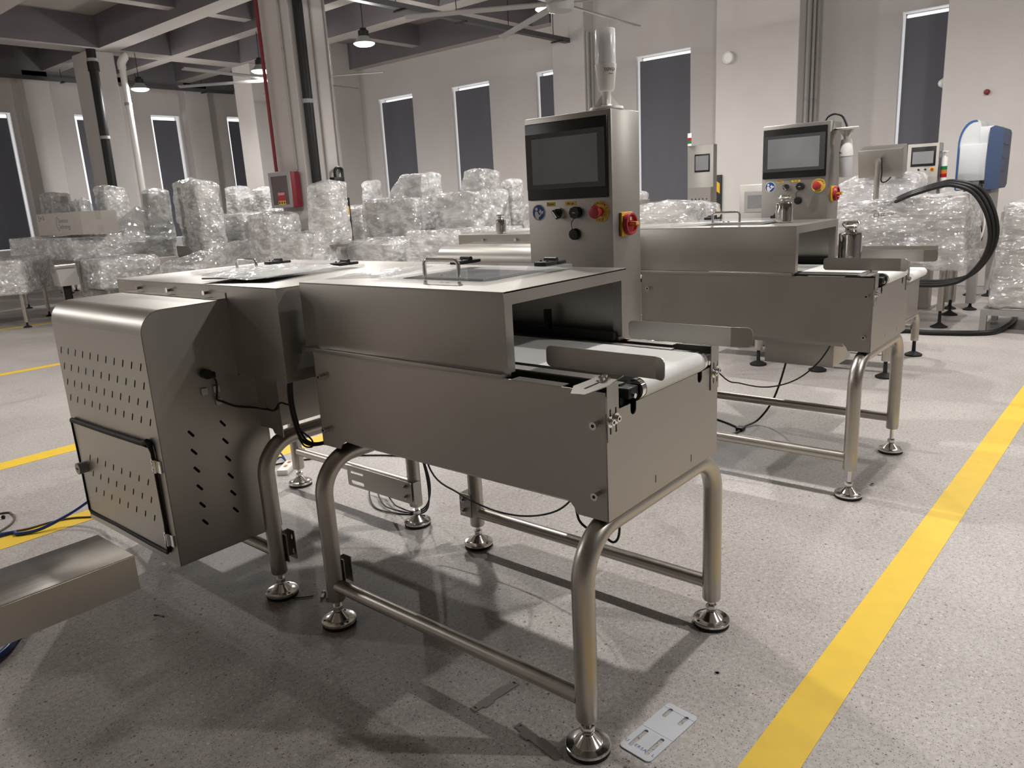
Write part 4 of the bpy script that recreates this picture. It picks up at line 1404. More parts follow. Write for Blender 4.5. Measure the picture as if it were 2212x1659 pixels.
# ---- parts of the large wrapped machine on the right: display on a pole and the black hoses
b = MB(); b.box(*L((6.30, 6.48, 0.86, 1.23, 1.35, 1.60)), 0.006, rot=Matrix.Rotation(radians(-14), 3, 'Y'))
dh = b.build('display_housing', STEEL, root_cw := bpy.data.objects['wrapped_checkweigher'])
b = MB(); b.cyl(L((6.25, 1.045, 1.05)), L((6.25, 1.045, 1.47)), 0.024, 16); b.cyl(L((6.24, 1.045, 1.47)), L((6.31, 1.045, 1.47)), 0.03, 16)
b.build('pole', TUBE, dh)
b = MB(); b.tube(smooth_path([L(p) for p in [(6.29, 1.03, 1.49), (6.22, 1.01, 1.50), (6.22, 1.0, 1.38), (6.235, 1.005, 1.30), (6.24, 0.97, 1.29), (6.25, 0.93, 1.33)]], 5), 0.006, 8)
b.build('display_cable', BLACK, dh)
hp = [(6.7, 1.25, 1.0), (6.35, 1.0, 1.08), (6.05, 0.75, 1.17), (6.0, 0.641, 1.206), (6.0, 0.50, 1.245), (6.0, 0.385, 1.256), (6.0, 0.213, 1.19), (6.0, 0.105, 1.02), (6.0, 0.062, 0.82), (6.0, 0.105, 0.64), (6.0, 0.222, 0.485), (6.0, 0.39, 0.43), (6.0, 0.568, 0.42), (6.02, 0.8, 0.42), (6.1, 1.1, 0.44)]
for k in range(3):
    b = MB()
    b.tube(smooth_path([L((x + 0.02 * k, y + (0.028 - 0.022 * k) * (1 if y < 0.3 else 0.3), z + (0.016 * k - 0.02))) for x, y, z in hp], 6), 0.016, 10)
    b.build('hose', BLACK, root_cw)

# hose lying on the floor at the right
b = MB(); b.tube(smooth_path([(5.6, 1.1, 0.022), (5.75, 0.8, 0.022), (5.87, 0.60, 0.022), (5.83, 0.473, 0.022), (5.93, 0.143, 0.022), (6.06, 0.0, 0.022), (6.35, -0.05, 0.024), (6.7, -0.06, 0.026), (7.1, -0.03, 0.024)], 8), 0.022, 12)
tag(b.build('floor_hose', BLACK), 'thick black hose lying on the floor under the welded stand', 'hose')

# ---- cabinet with screen and stack light
root = thing('test_cabinet', 'stainless cabinet with a screen and coloured stack light behind the tilted display', 'cabinet', (7.3, 0.885, 0))
b = MB(); b.box(-0.1, 0.08, -0.14, 0.14, 0.012, 1.63, 0.005); b.box(-0.13, 0.13, -0.17, 0.17, 0, 0.012)
b.build('housing', STEEL, root)
b = MB(); b.box(-0.108, -0.1, -0.115, 0.105, 1.415, 1.60, 0.003); b.mi = 1; b.box(-0.1095, -0.106, -0.095, 0.09, 1.44, 1.555)
b.build('touchscreen', [BEZEL, DISPLAY], root)
b = MB(); b.lathe([(0.022, 0), (0.022, 0.006), (0.001, 0.007)], 24, frame((-0.1, -0.09, 1.385), (0, -1, 0), (0, 0, 1)))
b.mi = 1; b.lathe([(0.013, 0.006), (0.013, 0.02), (0.001, 0.024)], 20, frame((-0.1, -0.09, 1.385), (0, -1, 0), (0, 0, 1)))
b.mi = 2; b.lathe([(0.009, 0), (0.009, 0.012), (0.001, 0.013)], 16, frame((-0.1, -0.03, 1.385), (0, -1, 0), (0, 0, 1)))
b.lathe([(0.009, 0), (0.009, 0.012), (0.001, 0.013)], 16, frame((-0.1, 0.03, 1.385), (0, -1, 0), (0, 0, 1)))
b.build('button', [YEL, RED, BLACK], root)
sl = MB(); sl.cyl((-0.02, -0.175, 1.17), (-0.02, -0.175, 1.30), 0.03, 20); sl.cyl((-0.02, -0.175, 1.406), (-0.02, -0.175, 1.49), 0.03, 20); sl.cyl((-0.02, -0.175, 1.49), (-0.02, -0.175, 1.54), 0.012, 12)
sl.cyl((-0.02, -0.175, 1.54), (-0.02, -0.175, 1.548), 0.035, 20); sl.cyl((-0.02, -0.175, 1.22), (0.0, -0.138, 1.22), 0.01, 8)
so = sl.build('stack_light', WHITE, root)
for z0, m, n in ((1.30, REDLENS, 'red'), (1.335, AMBER, 'amber'), (1.371, GREEN, 'green')):
    b = MB(); b.cyl((-0.02, -0.175, z0), (-0.02, -0.175, z0 + 0.035), 0.0305, 20)
    b.build('lens', m, so, label=n + ' lens')

# ---- white and blue label printer on its grey column
root = thing('label_printer', 'white label printer with a rounded top and blue side panels on a grey column', 'printer', (7.85, 0.45, 0))
b = MB()
for x in (-0.5, 0.55):
    for y in (-0.06, 0.12):
        b.box(x - 0.04, x + 0.04, y - 0.04, y + 0.04, 0.07, 0.55, 0.003)
b.box(-0.55, 0.65, -0.10, 0.16, 0.50, 0.58, 0.004)
b.box(-0.2, 0.3, -0.10, 0.14, 0.58, 1.22, 0.004)
b.build('stand', GREY, root)
for x in (-0.5, 0.55):
    for y in (-0.06, 0.12):
        b = MB(); b.lathe([(0.06, 0), (0.062, 0.01), (0.02, 0.03), (0.013, 0.045), (0.013, 0.08)], 18, Matrix.Translation((x, y, 0)))
        b.build('levelling_foot', RUBBER, root)
pr = [(0.19, 1.17)]
pr = [(0.205, 1.17), (0.205, 1.60)] + [(0.205 - 0.22 * (1 - cos(a)) if False else 0.08 + 0.125 * cos(a), 1.60 + 0.225 * sin(a)) for a in [radians(10 * k) for k in range(1, 10)]] + [(0.06, 1.826), (0.045, 1.82), (0.03, 1.80), (0.02, 1.75), (0.0, 1.17)]
b = MB(); b.prism([(-0.25, y, z) for y, z in pr], (0.45, 0, 0))
hb = b.build('housing', PRWHITE, root, smooth=40)
b = MB(); b.prism([(-0.255, y + 0.006, z + 0.002) for y, z in pr[:12]] + [(-0.255, y - 0.008, z - 0.012) for y, z in reversed(pr[:12])], (0.46, 0, 0))
b.build('blue_edge', PRBLUE2, hb)
b = MB(); b.box(-0.28, 0.22, -0.05, 0.185, 1.25, 1.60, 0.006); b.box(-0.26, 0.22, -0.09, 0.03, 1.56, 1.76, 0.006)
b.build('front_cover', PRWHITE, root)
b = MB()
b.prism([(-0.30, -0.055, 1.16), (-0.30, -0.16, 1.165), (-0.27, -0.17, 1.20), (-0.25, -0.17, 1.70), (-0.27, -0.16, 1.73), (-0.30, -0.10, 1.76), (-0.30, -0.06, 1.74), (-0.30, -0.05, 1.45)], (0.52, 0, 0))
for k in range(3):
    b.box(-0.15, 0.12, -0.178, -0.168, 1.32 + 0.13 * k, 1.335 + 0.13 * k)
b.build('blue_panel', PRBLUE, root)
b = MB()
b.box(-0.24, -0.2, -0.02, 0.05, 0.86, 0.93, 0.004); b.cyl((-0.22, 0.015, 0.72), (-0.22, 0.015, 0.86), 0.028, 16)
b.cyl((-0.24, 0.015, 0.915), (-0.255, 0.015, 0.915), 0.024, 20)
rg = b.build('air_regulator', [GREY], root)
b = MB(); b.cyl((-0.255, 0.015, 0.915), (-0.2565, 0.015, 0.915), 0.021, 20)
b.build('gauge_face', WHITE, rg)
b = MB()
b.tube(smooth_path([(-0.22, 0.06, 0.88), (-0.24, 0.12, 0.82), (-0.25, 0.11, 0.70), (-0.26, 0.04, 0.63), (-0.26, -0.05, 0.66), (-0.25, -0.08, 0.85), (-0.25, -0.03, 1.02), (-0.26, 0.02, 1.12), (-0.23, 0.03, 1.24)], 6), 0.009, 8)
b.build('air_tube', WHITE, rg)
b = MB()
b.tube(smooth_path([(-0.25, 0.10, 1.24), (-0.26, 0.08, 1.15), (-0.27, 0.06, 1.05), (-0.26, -0.02, 0.9), (-0.25, -0.07, 0.7), (-0.22, -0.02, 0.60)], 6), 0.007, 8)
b.tube(smooth_path([(-0.25, -0.02, 1.24), (-0.26, -0.03, 1.17), (-0.26, 0.01, 1.12), (-0.26, 0.06, 1.08)], 6), 0.006, 8)
b.build('printer_cable', BLACK, root)

# ---- cabinets between the two lines
root = thing('weigh_cabinet', 'plain stainless cabinet with a light-framed touch panel left of the second cabinet', 'cabinet', (4.95, 1.62, 0))
b = MB(); b.box(-0.12, 0.12, -0.16, 0.11, 0, 1.33, 0.005)
b.build('housing', STEEL, root)
b = MB(); b.box(-0.128, -0.12, -0.15, 0.065, 1.11, 1.275, 0.003); b.mi = 1; b.box(-0.1295, -0.126, -0.14, 0.035, 1.14, 1.245)
b.build('touch_panel', [LTGREY, DISPLAY], root)

root = thing('steel_cabinet', 'tall stainless cabinet with a small screen before the wide blind, tiny stack light', 'cabinet', (7.15, 3.1, 0))
b = MB(); b.box(-0.12, -0.02, -0.10, 0.22, 0.0, 1.80, 0.006)
hb = b.build('housing', STEEL, root)
b = MB(); b.box(-0.128, -0.12, -0.06, 0.13, 1.50, 1.70, 0.003); b.mi = 1; b.box(-0.130, -0.126, -0.045, 0.115, 1.52, 1.68)
b.build('touchscreen', [BEZEL, DISPLAY], root)
b = MB()
b.plate(neg(rect(-0.11, 0.17, 0.4, 1.33)), [neg(slot(-0.06 + 0.045 * k, 1.2 - 0.07 * j - (0.15 if j > 1 else 0), 0.02, 0.012, 60))[::-1] for k in range(5) for j in range(4)], 0.004, FX(-0.20))
b.box(-0.198, -0.119, -0.11, 0.17, 1.31, 1.33)
b.box(-0.198, -0.119, 0.15, 0.17, 0.4, 1.31); b.box(-0.198, -0.119, -0.11, -0.09, 0.4, 1.31)
b.build('vent_cover', STEEL, root, smooth=0)
b = MB(); b.cyl((-0.11, 0.20, 1.80), (-0.11, 0.20, 1.825), 0.022, 16); b.cyl((-0.11, 0.20, 1.89), (-0.11, 0.20, 1.94), 0.022, 16)
so = b.build('stack_light', WHITE, root)
for z0, m, n in ((1.825, GREEN, 'green'), (1.86, REDLENS, 'red')):
    b = MB(); b.cyl((-0.11, 0.20, z0), (-0.11, 0.20, z0 + 0.033), 0.0215, 16)
    b.build('lens', m, so, label=n + ' lens')

# ---- low conveyor behind the second line
root = thing('low_conveyor', 'low stainless belt conveyor on black feet behind the conveyor with the hanging lamp', 'conveyor', (4.5, 0.9, 0))
b = MB(); b.box(-0.34, 0.28, -0.57, 0.9, 0.36, 0.62, 0.004)
b.build('body_panel', STEEL, root)
b = MB(); b.prism([(-0.20, -0.60 + 0.03 * cos(radians(a)), 0.665 + 0.03 * sin(radians(a))) for a in range(90, 271, 15)] + [(-0.20, 0.9 + 0.03 * cos(radians(a)), 0.665 + 0.03 * sin(radians(a))) for a in range(-90, 91, 15)], (0.40, 0, 0))
b.build('conveyor_belt', BELT, root)
b = MB(); b.box(-0.26, -0.205, -0.59, 0.9, 0.62, 0.69, 0.002); b.box(0.205, 0.26, -0.59, 0.9, 0.62, 0.69, 0.002)
b.build('belt_rail', BLACK, root)
b = MB(); b.box(-0.10, -0.097, -0.60, -0.1, 0.80, 0.87); b.prism([(-0.10, -0.60, 0.80), (-0.10, -0.60, 0.87), (-0.085, -0.74, 0.87), (-0.085, -0.74, 0.80)], (0.003, 0, 0))
b.box(-0.11, -0.095, -0.58, -0.55, 0.69, 0.82); b.box(-0.11, -0.095, 0.2, 0.23, 0.69, 0.82); b.box(-0.10, -0.097, -0.1, 0.3, 0.80, 0.87)
b.build('guide_plate', STEEL, root, smooth=0)
for x in (-0.35, 0.45):
    for y in (-0.53, -0.08, 0.36):
        if x > 0 and y == -0.08:
            continue
        b = MB()
        pts, rr = half_arch(x, 0.0, y, 0.34, 0.11, R=0.1)
        b.tube(pts, rr, 16)
        b.mi = 1
        b.lathe([(0.06, 0), (0.062, 0.012), (0.03, 0.028), (0.014, 0.035), (0.012, 0.12)], 20, Matrix.Translation((x, y, 0)))
        b.build('leg', [TUBE, RUBBER], root)
for x in (-0.35, 0.45):
    b = MB(); b.cyl((x, -0.5, 0.22), (x, 0.33, 0.22), 0.02, 16)
    b.build('cross_bar', TUBE, root)

# ---- chrome test weights
def weight(label, x, y, z, r, h):
    root = thing('test_weight', label, 'weight', (x, y, z), 0, 'chrome test weights with a knob')
    b = MB()
    b.lathe([(r * 0.9, 0), (r, r * 0.08), (r, h * 0.70), (r * 0.94, h * 0.735), (r * 0.55, h * 0.76), (r * 0.48, h * 0.80)], 36)
    b.build('body', CHROME, root)
    b = MB(); b.lathe([(r * 0.47, h * 0.79), (r * 0.50, h * 0.84), (r * 0.75, h * 0.90), (r * 0.80, h * 0.94), (r * 0.70, h * 0.985), (r * 0.3, h), (0.001, h)], 36)
    b.build('knob', CHROME, root)
weight('chrome weight standing on the hood of the conveyor with the hanging lamp', 2.262, 0.399, 1.1492, 0.038, 0.125)
weight('small chrome weight left of the near control cabinet', 1.99, 1.90, 1.1362, 0.029, 0.105)
weight('largest chrome weight standing on the white belt behind the rail plate', 2.30, 0.11, 0.9465, 0.049, 0.205)

# ---- clear bag with papers and a loose film sheet on the near machine
random.seed(3)
def crumpled(name, label, cat, corners, n, m, z0, h, mat, seed, extra=None):
    b = MB()
    c = [Vector((x, y, 0)) for x, y in corners]
    grid = []
    for i in range(n + 1):
        row = []
        for j in range(m + 1):
            u, v = i / n, j / m
            p = (c[0] * (1 - u) + c[1] * u) * (1 - v) + (c[3] * (1 - u) + c[2] * u) * v
            e = min(1.0, 6 * min(u, 1 - u, v, 1 - v))
            q = noise.noise_vector(Vector((p.x * 9 + seed, p.y * 9, 0)))
            r2 = noise.noise(Vector((p.x * 25 + seed, p.y * 14, 3)))
            z = z0 + h * (0.15 + 0.85 * e) * (0.45 + 0.6 * abs(q.z)) + 0.008 * abs(r2) * e
            row.append((p.x + q.x * 0.012, p.y + q.y * 0.012, max(z, z0 + 0.0006)))
        grid.append(row)
    b.sheet(grid)
    o = b.build(name, mat, None, smooth=60)
    if cat:
        tag(o, label, cat)
    return o
root = thing('plastic_bag', 'clear plastic bag holding papers, lying on the near reject station', 'bag', (0.2, 1.5, 1.1125))
o = crumpled('bag_film', '', None, [(0.05, 1.66), (0.02, 1.285), (0.45, 1.37), (0.27, 1.72)], 30, 30, 1.1145, 0.030, TARP, 4)
o.parent = root; o.location = (-0.2, -1.5, -1.1125)
b = MB()
b.box(-0.15, 0.10, -0.15, 0.12, 0.0004, 0.006, rot=Matrix.Rotation(radians(20), 3, 'Z'))
b.build('paper_stack', PAPER, root, smooth=0)
crumpled('film_sheet', 'crinkled clear film sheet spread over the joint beside the acrylic lid', 'film', [(0.14, 1.05), (0.22, 0.86), (0.56, 0.98), (0.54, 1.06)], 20, 20, 1.1135, 0.010, TARP, 11)

# ---- loose things on the floor
def floor_plate(name, label, cat, outline, holes, th=0.003, z=0.0015, mat=None, group=None):
    b = MB(); b.plate(outline, holes, th, FZ(z))
    return tag(b.build(name, mat or STEEL, None, smooth=0), label, cat, group)

def rotpts(pts, cx, cy, ang):
    a = radians(ang)
    return [(cx + x * cos(a) - y * sin(a), cy + x * sin(a) + y * cos(a)) for x, y in pts]

ang = math.degrees(math.atan2(-0.022, 0.206))
root = thing('slotted_plate', 'bright slotted plate with torn blue-lettered foil beside the yellow line', 'plate', (0.155, -0.111, 0))
b = MB()
o = rotpts(rrect(-0.108, 0.108, -0.046, 0.046, 0.012), 0, 0, ang)
hs = [rotpts(slot(u, v, l, 0.012, 0), 0, 0, ang) for u, v, l in ((-0.055, 0.024, 0.075), (-0.055, -0.024, 0.075), (0.070, 0.024, 0.042), (0.070, -0.024, 0.042))]
b.plate(o, hs, 0.004, FZ(0.002))
b.build('plate_body', PROTECT, root, smooth=0)
b = MB()
Q = Matrix.Rotation(radians(ang), 4, 'Z')
for ch, v in (('U', 0.0405), ('E', 0.0125), ('R', 0.0035), ('S', -0.0055), ('A', -0.0145), ('L', -0.0395)):
    b.text(ch, 0.014, Q @ frame((-0.080 - 0.1 * (0.04 - v) * 0.3, v, 0.0042), (0, -1, 0), (1, 0, 0)), 0.0001)
b.build('foil_lettering', PRBLUE2, root, smooth=0)
b = MB(); b.prism([Q @ Vector(p) for p in ((0.086, -0.046, 0.0041), (0.0868, -0.046, 0.0041), (0.0868, 0.046, 0.0041), (0.086, 0.046, 0.0041))], (0, 0, 0.0001))
b.prism([Q @ Vector(p) for p in ((-0.0104, -0.046, 0.0041), (-0.0098, -0.046, 0.0041), (-0.0098, 0.046, 0.0041), (-0.0104, 0.046, 0.0041))], (0, 0, 0.0001))
b.build('foil_crease', PRBLUE2, root, smooth=0)

strip = [(-0.080, -0.012), (-0.052, -0.012), (-0.050, -0.020), (-0.02, -0.020), (-0.018, -0.014), (0.080, -0.014), (0.084, -0.008), (0.084, 0.006), (0.05, 0.008), (0.048, 0.016), (-0.0, 0.016), (-0.002, 0.010), (-0.080, 0.010)]
floor_plate('notched_strip', 'dull notched steel strip lying on the floor left of the front leg', 'steel strip', rotpts(strip, 0.017, 0.322, -7), [rotpts(slot(-0.07, 0, 0.012, 0.006, 90), 0.017, 0.322, -7), rotpts(slot(0.075, 0, 0.012, 0.006, 90), 0.017, 0.322, -7)])
floor_plate('notched_strip', 'dark notched steel strip leaning against the front foot', 'steel strip', rotpts(strip, -0.052, 0.118, -101), [rotpts(slot(-0.07, 0, 0.012, 0.006, 90), -0.052, 0.118, -101)])
floor_plate('notched_strip', 'steel strip cut off by the bottom edge in front of the front foot', 'steel strip', rotpts(strip, -0.10, -0.015, -60), [])
b = MB(); b.lathe([(0.0085, 0), (0.0085, 0.0015), (0.0055, 0.0015), (0.0055, 0.0)], 24, Matrix.Translation((0.461, -0.124, 0)))
tag(b.build('washer', POLISH), 'small steel washer on the floor beside the yellow line', 'washer')
b = MB(); b.lathe([(0.010, 0), (0.0105, 0.006), (0.006, 0.008), (0.006, 0.002)], 6, Matrix.Translation((2.114, -0.094, 0)))
tag(b.build('hex_nut', POLISH), 'small hex nut on the floor right of the second conveyor foot', 'nut')
b = MB(); b.cyl((0.06, 1.165, 0.005), (0.085, 1.185, 0.005), 0.005, 10); b.cyl((0.085, 1.185, 0.006), (0.091, 1.19, 0.006), 0.0085, 12); b.cyl((0.07, 1.150, 0.0045), (0.088, 1.145, 0.0045), 0.0045, 10)
tag(b.build('loose_bolt', POLISH), 'loose bolt on the floor behind the left front leg', 'bolt')
b = MB(); b.tube(smooth_path([(0.00, 1.255, 0.003), (0.03, 1.225, 0.003), (0.055, 1.205, 0.003)], 4), 0.002, 6)
tag(b.build('wire_offcut', BLACK), 'straight black wire offcut between two front feet', 'wire')
b = MB(); b.tube(smooth_path([(-0.345, 1.565, 0.002), (-0.336, 1.548, 0.003), (-0.33, 1.525, 0.002)], 4), 0.0025, 6)
tag(b.build('wire_offcut', BLACK), 'curled black wire offcut on the shaded floor near the metal channel', 'wire')

# cables and hoses on the floor at the left
b = MB(); b.tube(smooth_path([(-1.4, 2.7, 0.009), (-0.85, 2.85, 0.009), (-0.43, 2.815, 0.009), (-0.386, 2.76, 0.009), (-0.322, 2.72, 0.012), (-0.25, 2.70, 0.03), (-0.17, 2.66, 0.07), (-0.09, 2.6, 0.13), (0.0, 2.45, 0.24), (0.05, 2.25, 0.4)], 8), 0.0075, 10)
tag(b.build('air_hose', BLUEHOSE), 'blue air hose rising from the floor to the back of the bin', 'hose')
b = MB(); b.tube(smooth_path([(-1.5, 3.1, 0.005), (-0.6, 3.2, 0.005), (-0.346, 3.122, 0.005), (-0.315, 3.06, 0.005), (-0.33, 2.98, 0.005), (-0.38, 2.91, 0.005), (-0.5, 2.83, 0.005), (-0.55, 2.86, 0.005), (-0.45, 2.85, 0.006), (-0.34, 2.795, 0.006), (-0.247, 2.785, 0.005), (-0.163, 2.745, 0.005), (-0.05, 2.63, 0.005), (0.2, 2.5, 0.005)], 8), 0.0045, 8)
tag(b.build('floor_cable', BROWNWIRE), 'thin brown cable looped on the floor across the yellow line at left', 'cable')
b = MB(); b.lathe([(0.001, 0), (0.007, 0.001), (0.0095, 0.009), (0.006, 0.016), (0.001, 0.018)], 16, Matrix.Translation((-0.355, 3.048, 0)))
tag(b.build('ball', BLACK), 'tiny black plastic ball inside the brown cable loop', 'knob')
b = MB(); b.tube(smooth_path([(-0.45, 2.05, 0.014), (-0.62, 1.88, 0.014), (-0.69, 1.80, 0.014), (-0.76, 1.72, 0.014), (-0.95, 1.62, 0.014), (-1.3, 1.6, 0.014)], 8), 0.0125, 12)
tag(b.build('air_hose', BLUEHOSE), 'thick blue hose on the floor under the metal channel', 'hose')

# foreground metal channel at lower left, on a leg outside the view
root = thing('metal_channel', 'wide bent metal channel reaching in from the lower left edge', 'channel', (-1.6, 1.08, 0))
b = MB()
b.box(-1.2, 1.008, -0.108, 0.108, 0.492, 0.50, 0.002)
b.box(-1.2, 1.008, -0.110, -0.106, 0.405, 0.497); b.box(-1.2, 1.008, 0.106, 0.110, 0.405, 0.497); b.box(1.004, 1.008, -0.108, 0.108, 0.41, 0.496)
b.build('channel_cover', BRUSHED, root, smooth=30)
b = MB(); b.box(-0.75, -0.69, -0.03, 0.03, 0, 0.492); b.box(-0.9, -0.5, -0.2, 0.2, 0, 0.015)
b.build('leg', TUBE, root, smooth=0)

# power strip and cables behind the rear leg
root = thing('power_strip', 'white power strip with orange sockets behind the rear foot of reject station', 'power strip', (0.735, 2.40, 0), radians(38))
b = MB(); b.box(-0.03, 0.13, -0.03, 0.03, 0, 0.030, 0.006)
b.build('strip_body', WHITE, root)
for k in range(2):
    b = MB(); b.box(0.02 + 0.06 * k, 0.045 + 0.06 * k, -0.008, 0.008, 0.030, 0.033, 0.001)
    b.build('socket', AMBER, root)
b = MB(); b.tube(smooth_path([(0.62, 2.62, 0.005), (0.80, 2.55, 0.005), (0.90, 2.5, 0.005), (1.07, 2.344, 0.005), (1.19, 2.175, 0.005), (1.29, 1.985, 0.005), (1.5, 1.8, 0.005)], 7), 0.0048, 8)
tag(b.build('floor_cable', BLACK), 'black cable crossing the floor behind the near stand', 'cable')
b = MB(); b.tube([(0.80 + 0.06 * cos(a), 2.60 + 0.07 * sin(a), 0.006 + 0.02 * (1 + sin(3 * a))) for a in [2 * pi * k / 24 for k in range(24)]], 0.005, 8, closed=True)
tag(b.build('air_hose', BLUEHOSE), 'blue hose loop beside the white power strip', 'hose')
b = MB()
for k, (rx, ry, dx) in enumerate(((0.10, 0.19, 0.0), (0.075, 0.155, 0.01), (0.05, 0.12, 0.02))):
    b.tube(smooth_path([(0.715, 1.345, 0.50), (0.722, 1.33, 0.35), (0.735 + 0.006 * k, 1.31, 0.18), (0.75, 1.34, 0.05 + 0.01 * k), (0.742, 1.42, 0.006 + 0.006 * k), (0.70 + 0.02 * k, 1.52, 0.006 + 0.006 * k), (0.70 + 0.03 * k, 1.64 - 0.03 * k, 0.006 + 0.006 * k),
                        (0.79 + dx, 1.78 - 0.05 * k, 0.02 + 0.005 * k), (0.80, 1.70 - 0.04 * k, 0.05), (0.76, 1.55, 0.10), (0.73, 1.42, 0.20), (0.718, 1.36, 0.40)], 7), 0.0035, 8)
b.build('coiled_cable', BLACK, B1).location = (0, 0, 0)
b = MB()
b.tube(smooth_path([(0.60, 1.22, 0.585), (0.6, 1.139, 0.314), (0.6, 0.994, 0.249), (0.6, 0.832, 0.221), (0.6, 0.678, 0.231), (0.59, 0.532, 0.285), (0.56, 0.43, 0.37), (0.45, 0.33, 0.50), (0.40, 0.30, 0.63)], 7), 0.0035, 8)
b.tube(smooth_path([(0.30, 0.24, 0.62), (0.30, 0.228, 0.473), (0.3, 0.205, 0.43), (0.3, 0.144, 0.418), (0.3, 0.107, 0.405), (0.3, 0.088, 0.439), (0.3, 0.091, 0.52), (0.3, 0.10, 0.62)], 7), 0.0035, 8)
b.build('hanging_cable', BLACK, A1)
b = MB()
b.tube(smooth_path([(2.3, 0.95, 0.63), (2.3, 0.714, 0.377), (2.3, 0.608, 0.345), (2.3, 0.463, 0.343), (2.3, 0.327, 0.397), (2.3, 0.22, 0.5), (2.3, 0.15, 0.63)], 7), 0.0035, 8)
b.tube(smooth_path([(2.85, 0.56, 0.50), (2.83, 0.57, 0.36), (2.80, 0.62, 0.15), (2.74, 0.68, 0.03), (2.62, 0.72, 0.007), (2.45, 0.73, 0.007), (2.35, 0.95, 0.007)], 7), 0.006, 8)
o = b.build('hanging_cable', BLACK, A2)
for v in o.data.vertices:
    v.co -= OFF
b = MB(); b.tube(smooth_path([(2.72, 1.0, 0.005), (2.66, 0.85, 0.005), (2.58, 0.73, 0.006), (2.50, 0.715, 0.006), (2.42, 0.76, 0.005)], 6), 0.005, 8); b.box(2.55, 2.60, 0.70, 0.74, 0, 0.02, 0.004)
tag(b.build('floor_cable', BLACK), 'black cable with a plug on the floor below the second conveyor', 'cable')

# ------------------------------------------------------------------ wall and column fittings
def vpipe(name, label, cat, x, y, z0, z1, r, mat, clips=(), lean=(0, 0)):
    root = thing(name, label, cat, (x, y, z0))
    b = MB(); b.cyl((0, 0, 0), (lean[0], lean[1], z1 - z0), r, 20)
    b.build('pipe', mat, root)
    for z in clips:
        f = (z - z0) / (z1 - z0)
        b = MB(); b.cyl((lean[0] * f, lean[1] * f, z - z0 - 0.025), (lean[0] * f, lean[1] * f, z - z0 + 0.025), r * 1.12, 20)
        b.build('clamp', LTGREY, root)
    return root
vpipe('drain_pipe', 'thick black pipe running down the tall column with the fire cabinet', 'pipe', 4.90, 7.525, 0, SLABZ, 0.062, BLACK, (2.66,))
r_ = vpipe('drain_pipe', 'thick black pipe running down the far left column', 'pipe', 4.745, 13.27, 0, SLABZ, 0.075, BLACK, (3.98, 2.72), (0.05, 0))
b = MB(); b.cyl((0.045, 0, 3.80), (0.045, 0, 3.95), 0.092, 20)
b.build('pipe_coupling', BLACK, r_)
r_ = vpipe('rain_pipe', 'white pipe with an angled elbow beside the far left column', 'pipe', 5.28, 13.28, 0, 3.92, 0.055, WHITE, (3.3,), (0.0, 0))
b = MB(); b.tube(smooth_path([(0, 0, 3.88), (0, 0, 3.98), (0.06, -0.02, 4.08), (0.10, -0.03, 4.10)], 4), 0.07, 16)
b.build('elbow', WHITE, r_)
vpipe('sprinkler_pipe', 'thin dark red pipe down the edge of the tall column to the fire cabinet', 'pipe', 4.72, 8.14, 1.832, SLABZ, 0.022, DKRED)
vpipe('conduit', 'thin grey conduit on the lit face of the tall column', 'conduit', 4.775, 7.76, 1.832, 4.15, 0.014, GREY, (3.3,))
vpipe('conduit', 'thin conduit right of the black pipe on the tall column', 'conduit', 5.13, 7.58, 1.5, SLABZ, 0.014, GREY, (2.9,))
vpipe('conduit', 'thin conduit by the right edge of the tall column above the black box', 'conduit', 5.345, 7.585, 1.78, SLABZ, 0.014, GREY, (3.0,))
for x, l in ((9.45, 'left of three grey conduits on the side of the wide wall pillar'), (9.66, 'middle of three grey conduits on the side of the wide wall pillar'), (9.82, 'right one of three grey conduits on the side of the wide wall pillar')):
    vpipe('conduit', l, 'conduit', x, 2.835, 0, SLABZ, 0.022, GREY, (2.4,))
for x, l in ((9.3, 'left of two conduits on the side of the last wall pillar at right'), (9.4, 'right one of two conduits on the side of the last wall pillar')):
    vpipe('conduit', l, 'conduit', x, 0.027, 0, SLABZ, 0.02, GREY, (3.0,))
for x, l in ((9.78, 'left of two conduits below the end of the cable tray'), (9.90, 'right one of two conduits below the end of the cable tray')):
    vpipe('conduit', l, 'conduit', x, 6.525, 0, 3.9, 0.022, GREY, (2.6,))

def tray(name, label, p0, p1, w, mat, n_hang):
    root = thing(name, label, 'cable tray', p0)
    d = Vector(p1) - Vector(p0)
    b = MB(); b.box(0, d.x, -w / 2, w / 2, -0.035, 0.035)
    b.build('tray', mat, root, smooth=0)
    for k in range(n_hang):
        x = d.x * (k + 0.5) / n_hang
        b = MB(); b.box(x - 0.02, x + 0.02, -w / 2 - 0.06, w / 2 + 0.06, -0.055, -0.035); b.cyl((x, w / 2 + 0.02, -0.04), (x, w / 2 + 0.02, SLABZ - p0[2]), 0.006, 8)
        b.build('hanger', BLACK, root)
GREYMETAL = mat('dark_grey_metal', (0.07, 0.07, 0.075), 0.5)
tray('cable_tray', 'dark cable tray running from the tall column to the right wall', (4.3, 6.87, 3.80), (9.99, 6.87, 3.80), 0.10, GREYMETAL, 5)
tray('cable_tray', 'thin dark tray along the top of the far window wall', (1.5, 15.3, 3.95), (8.6, 15.3, 3.95), 0.05, GREYMETAL, 5)

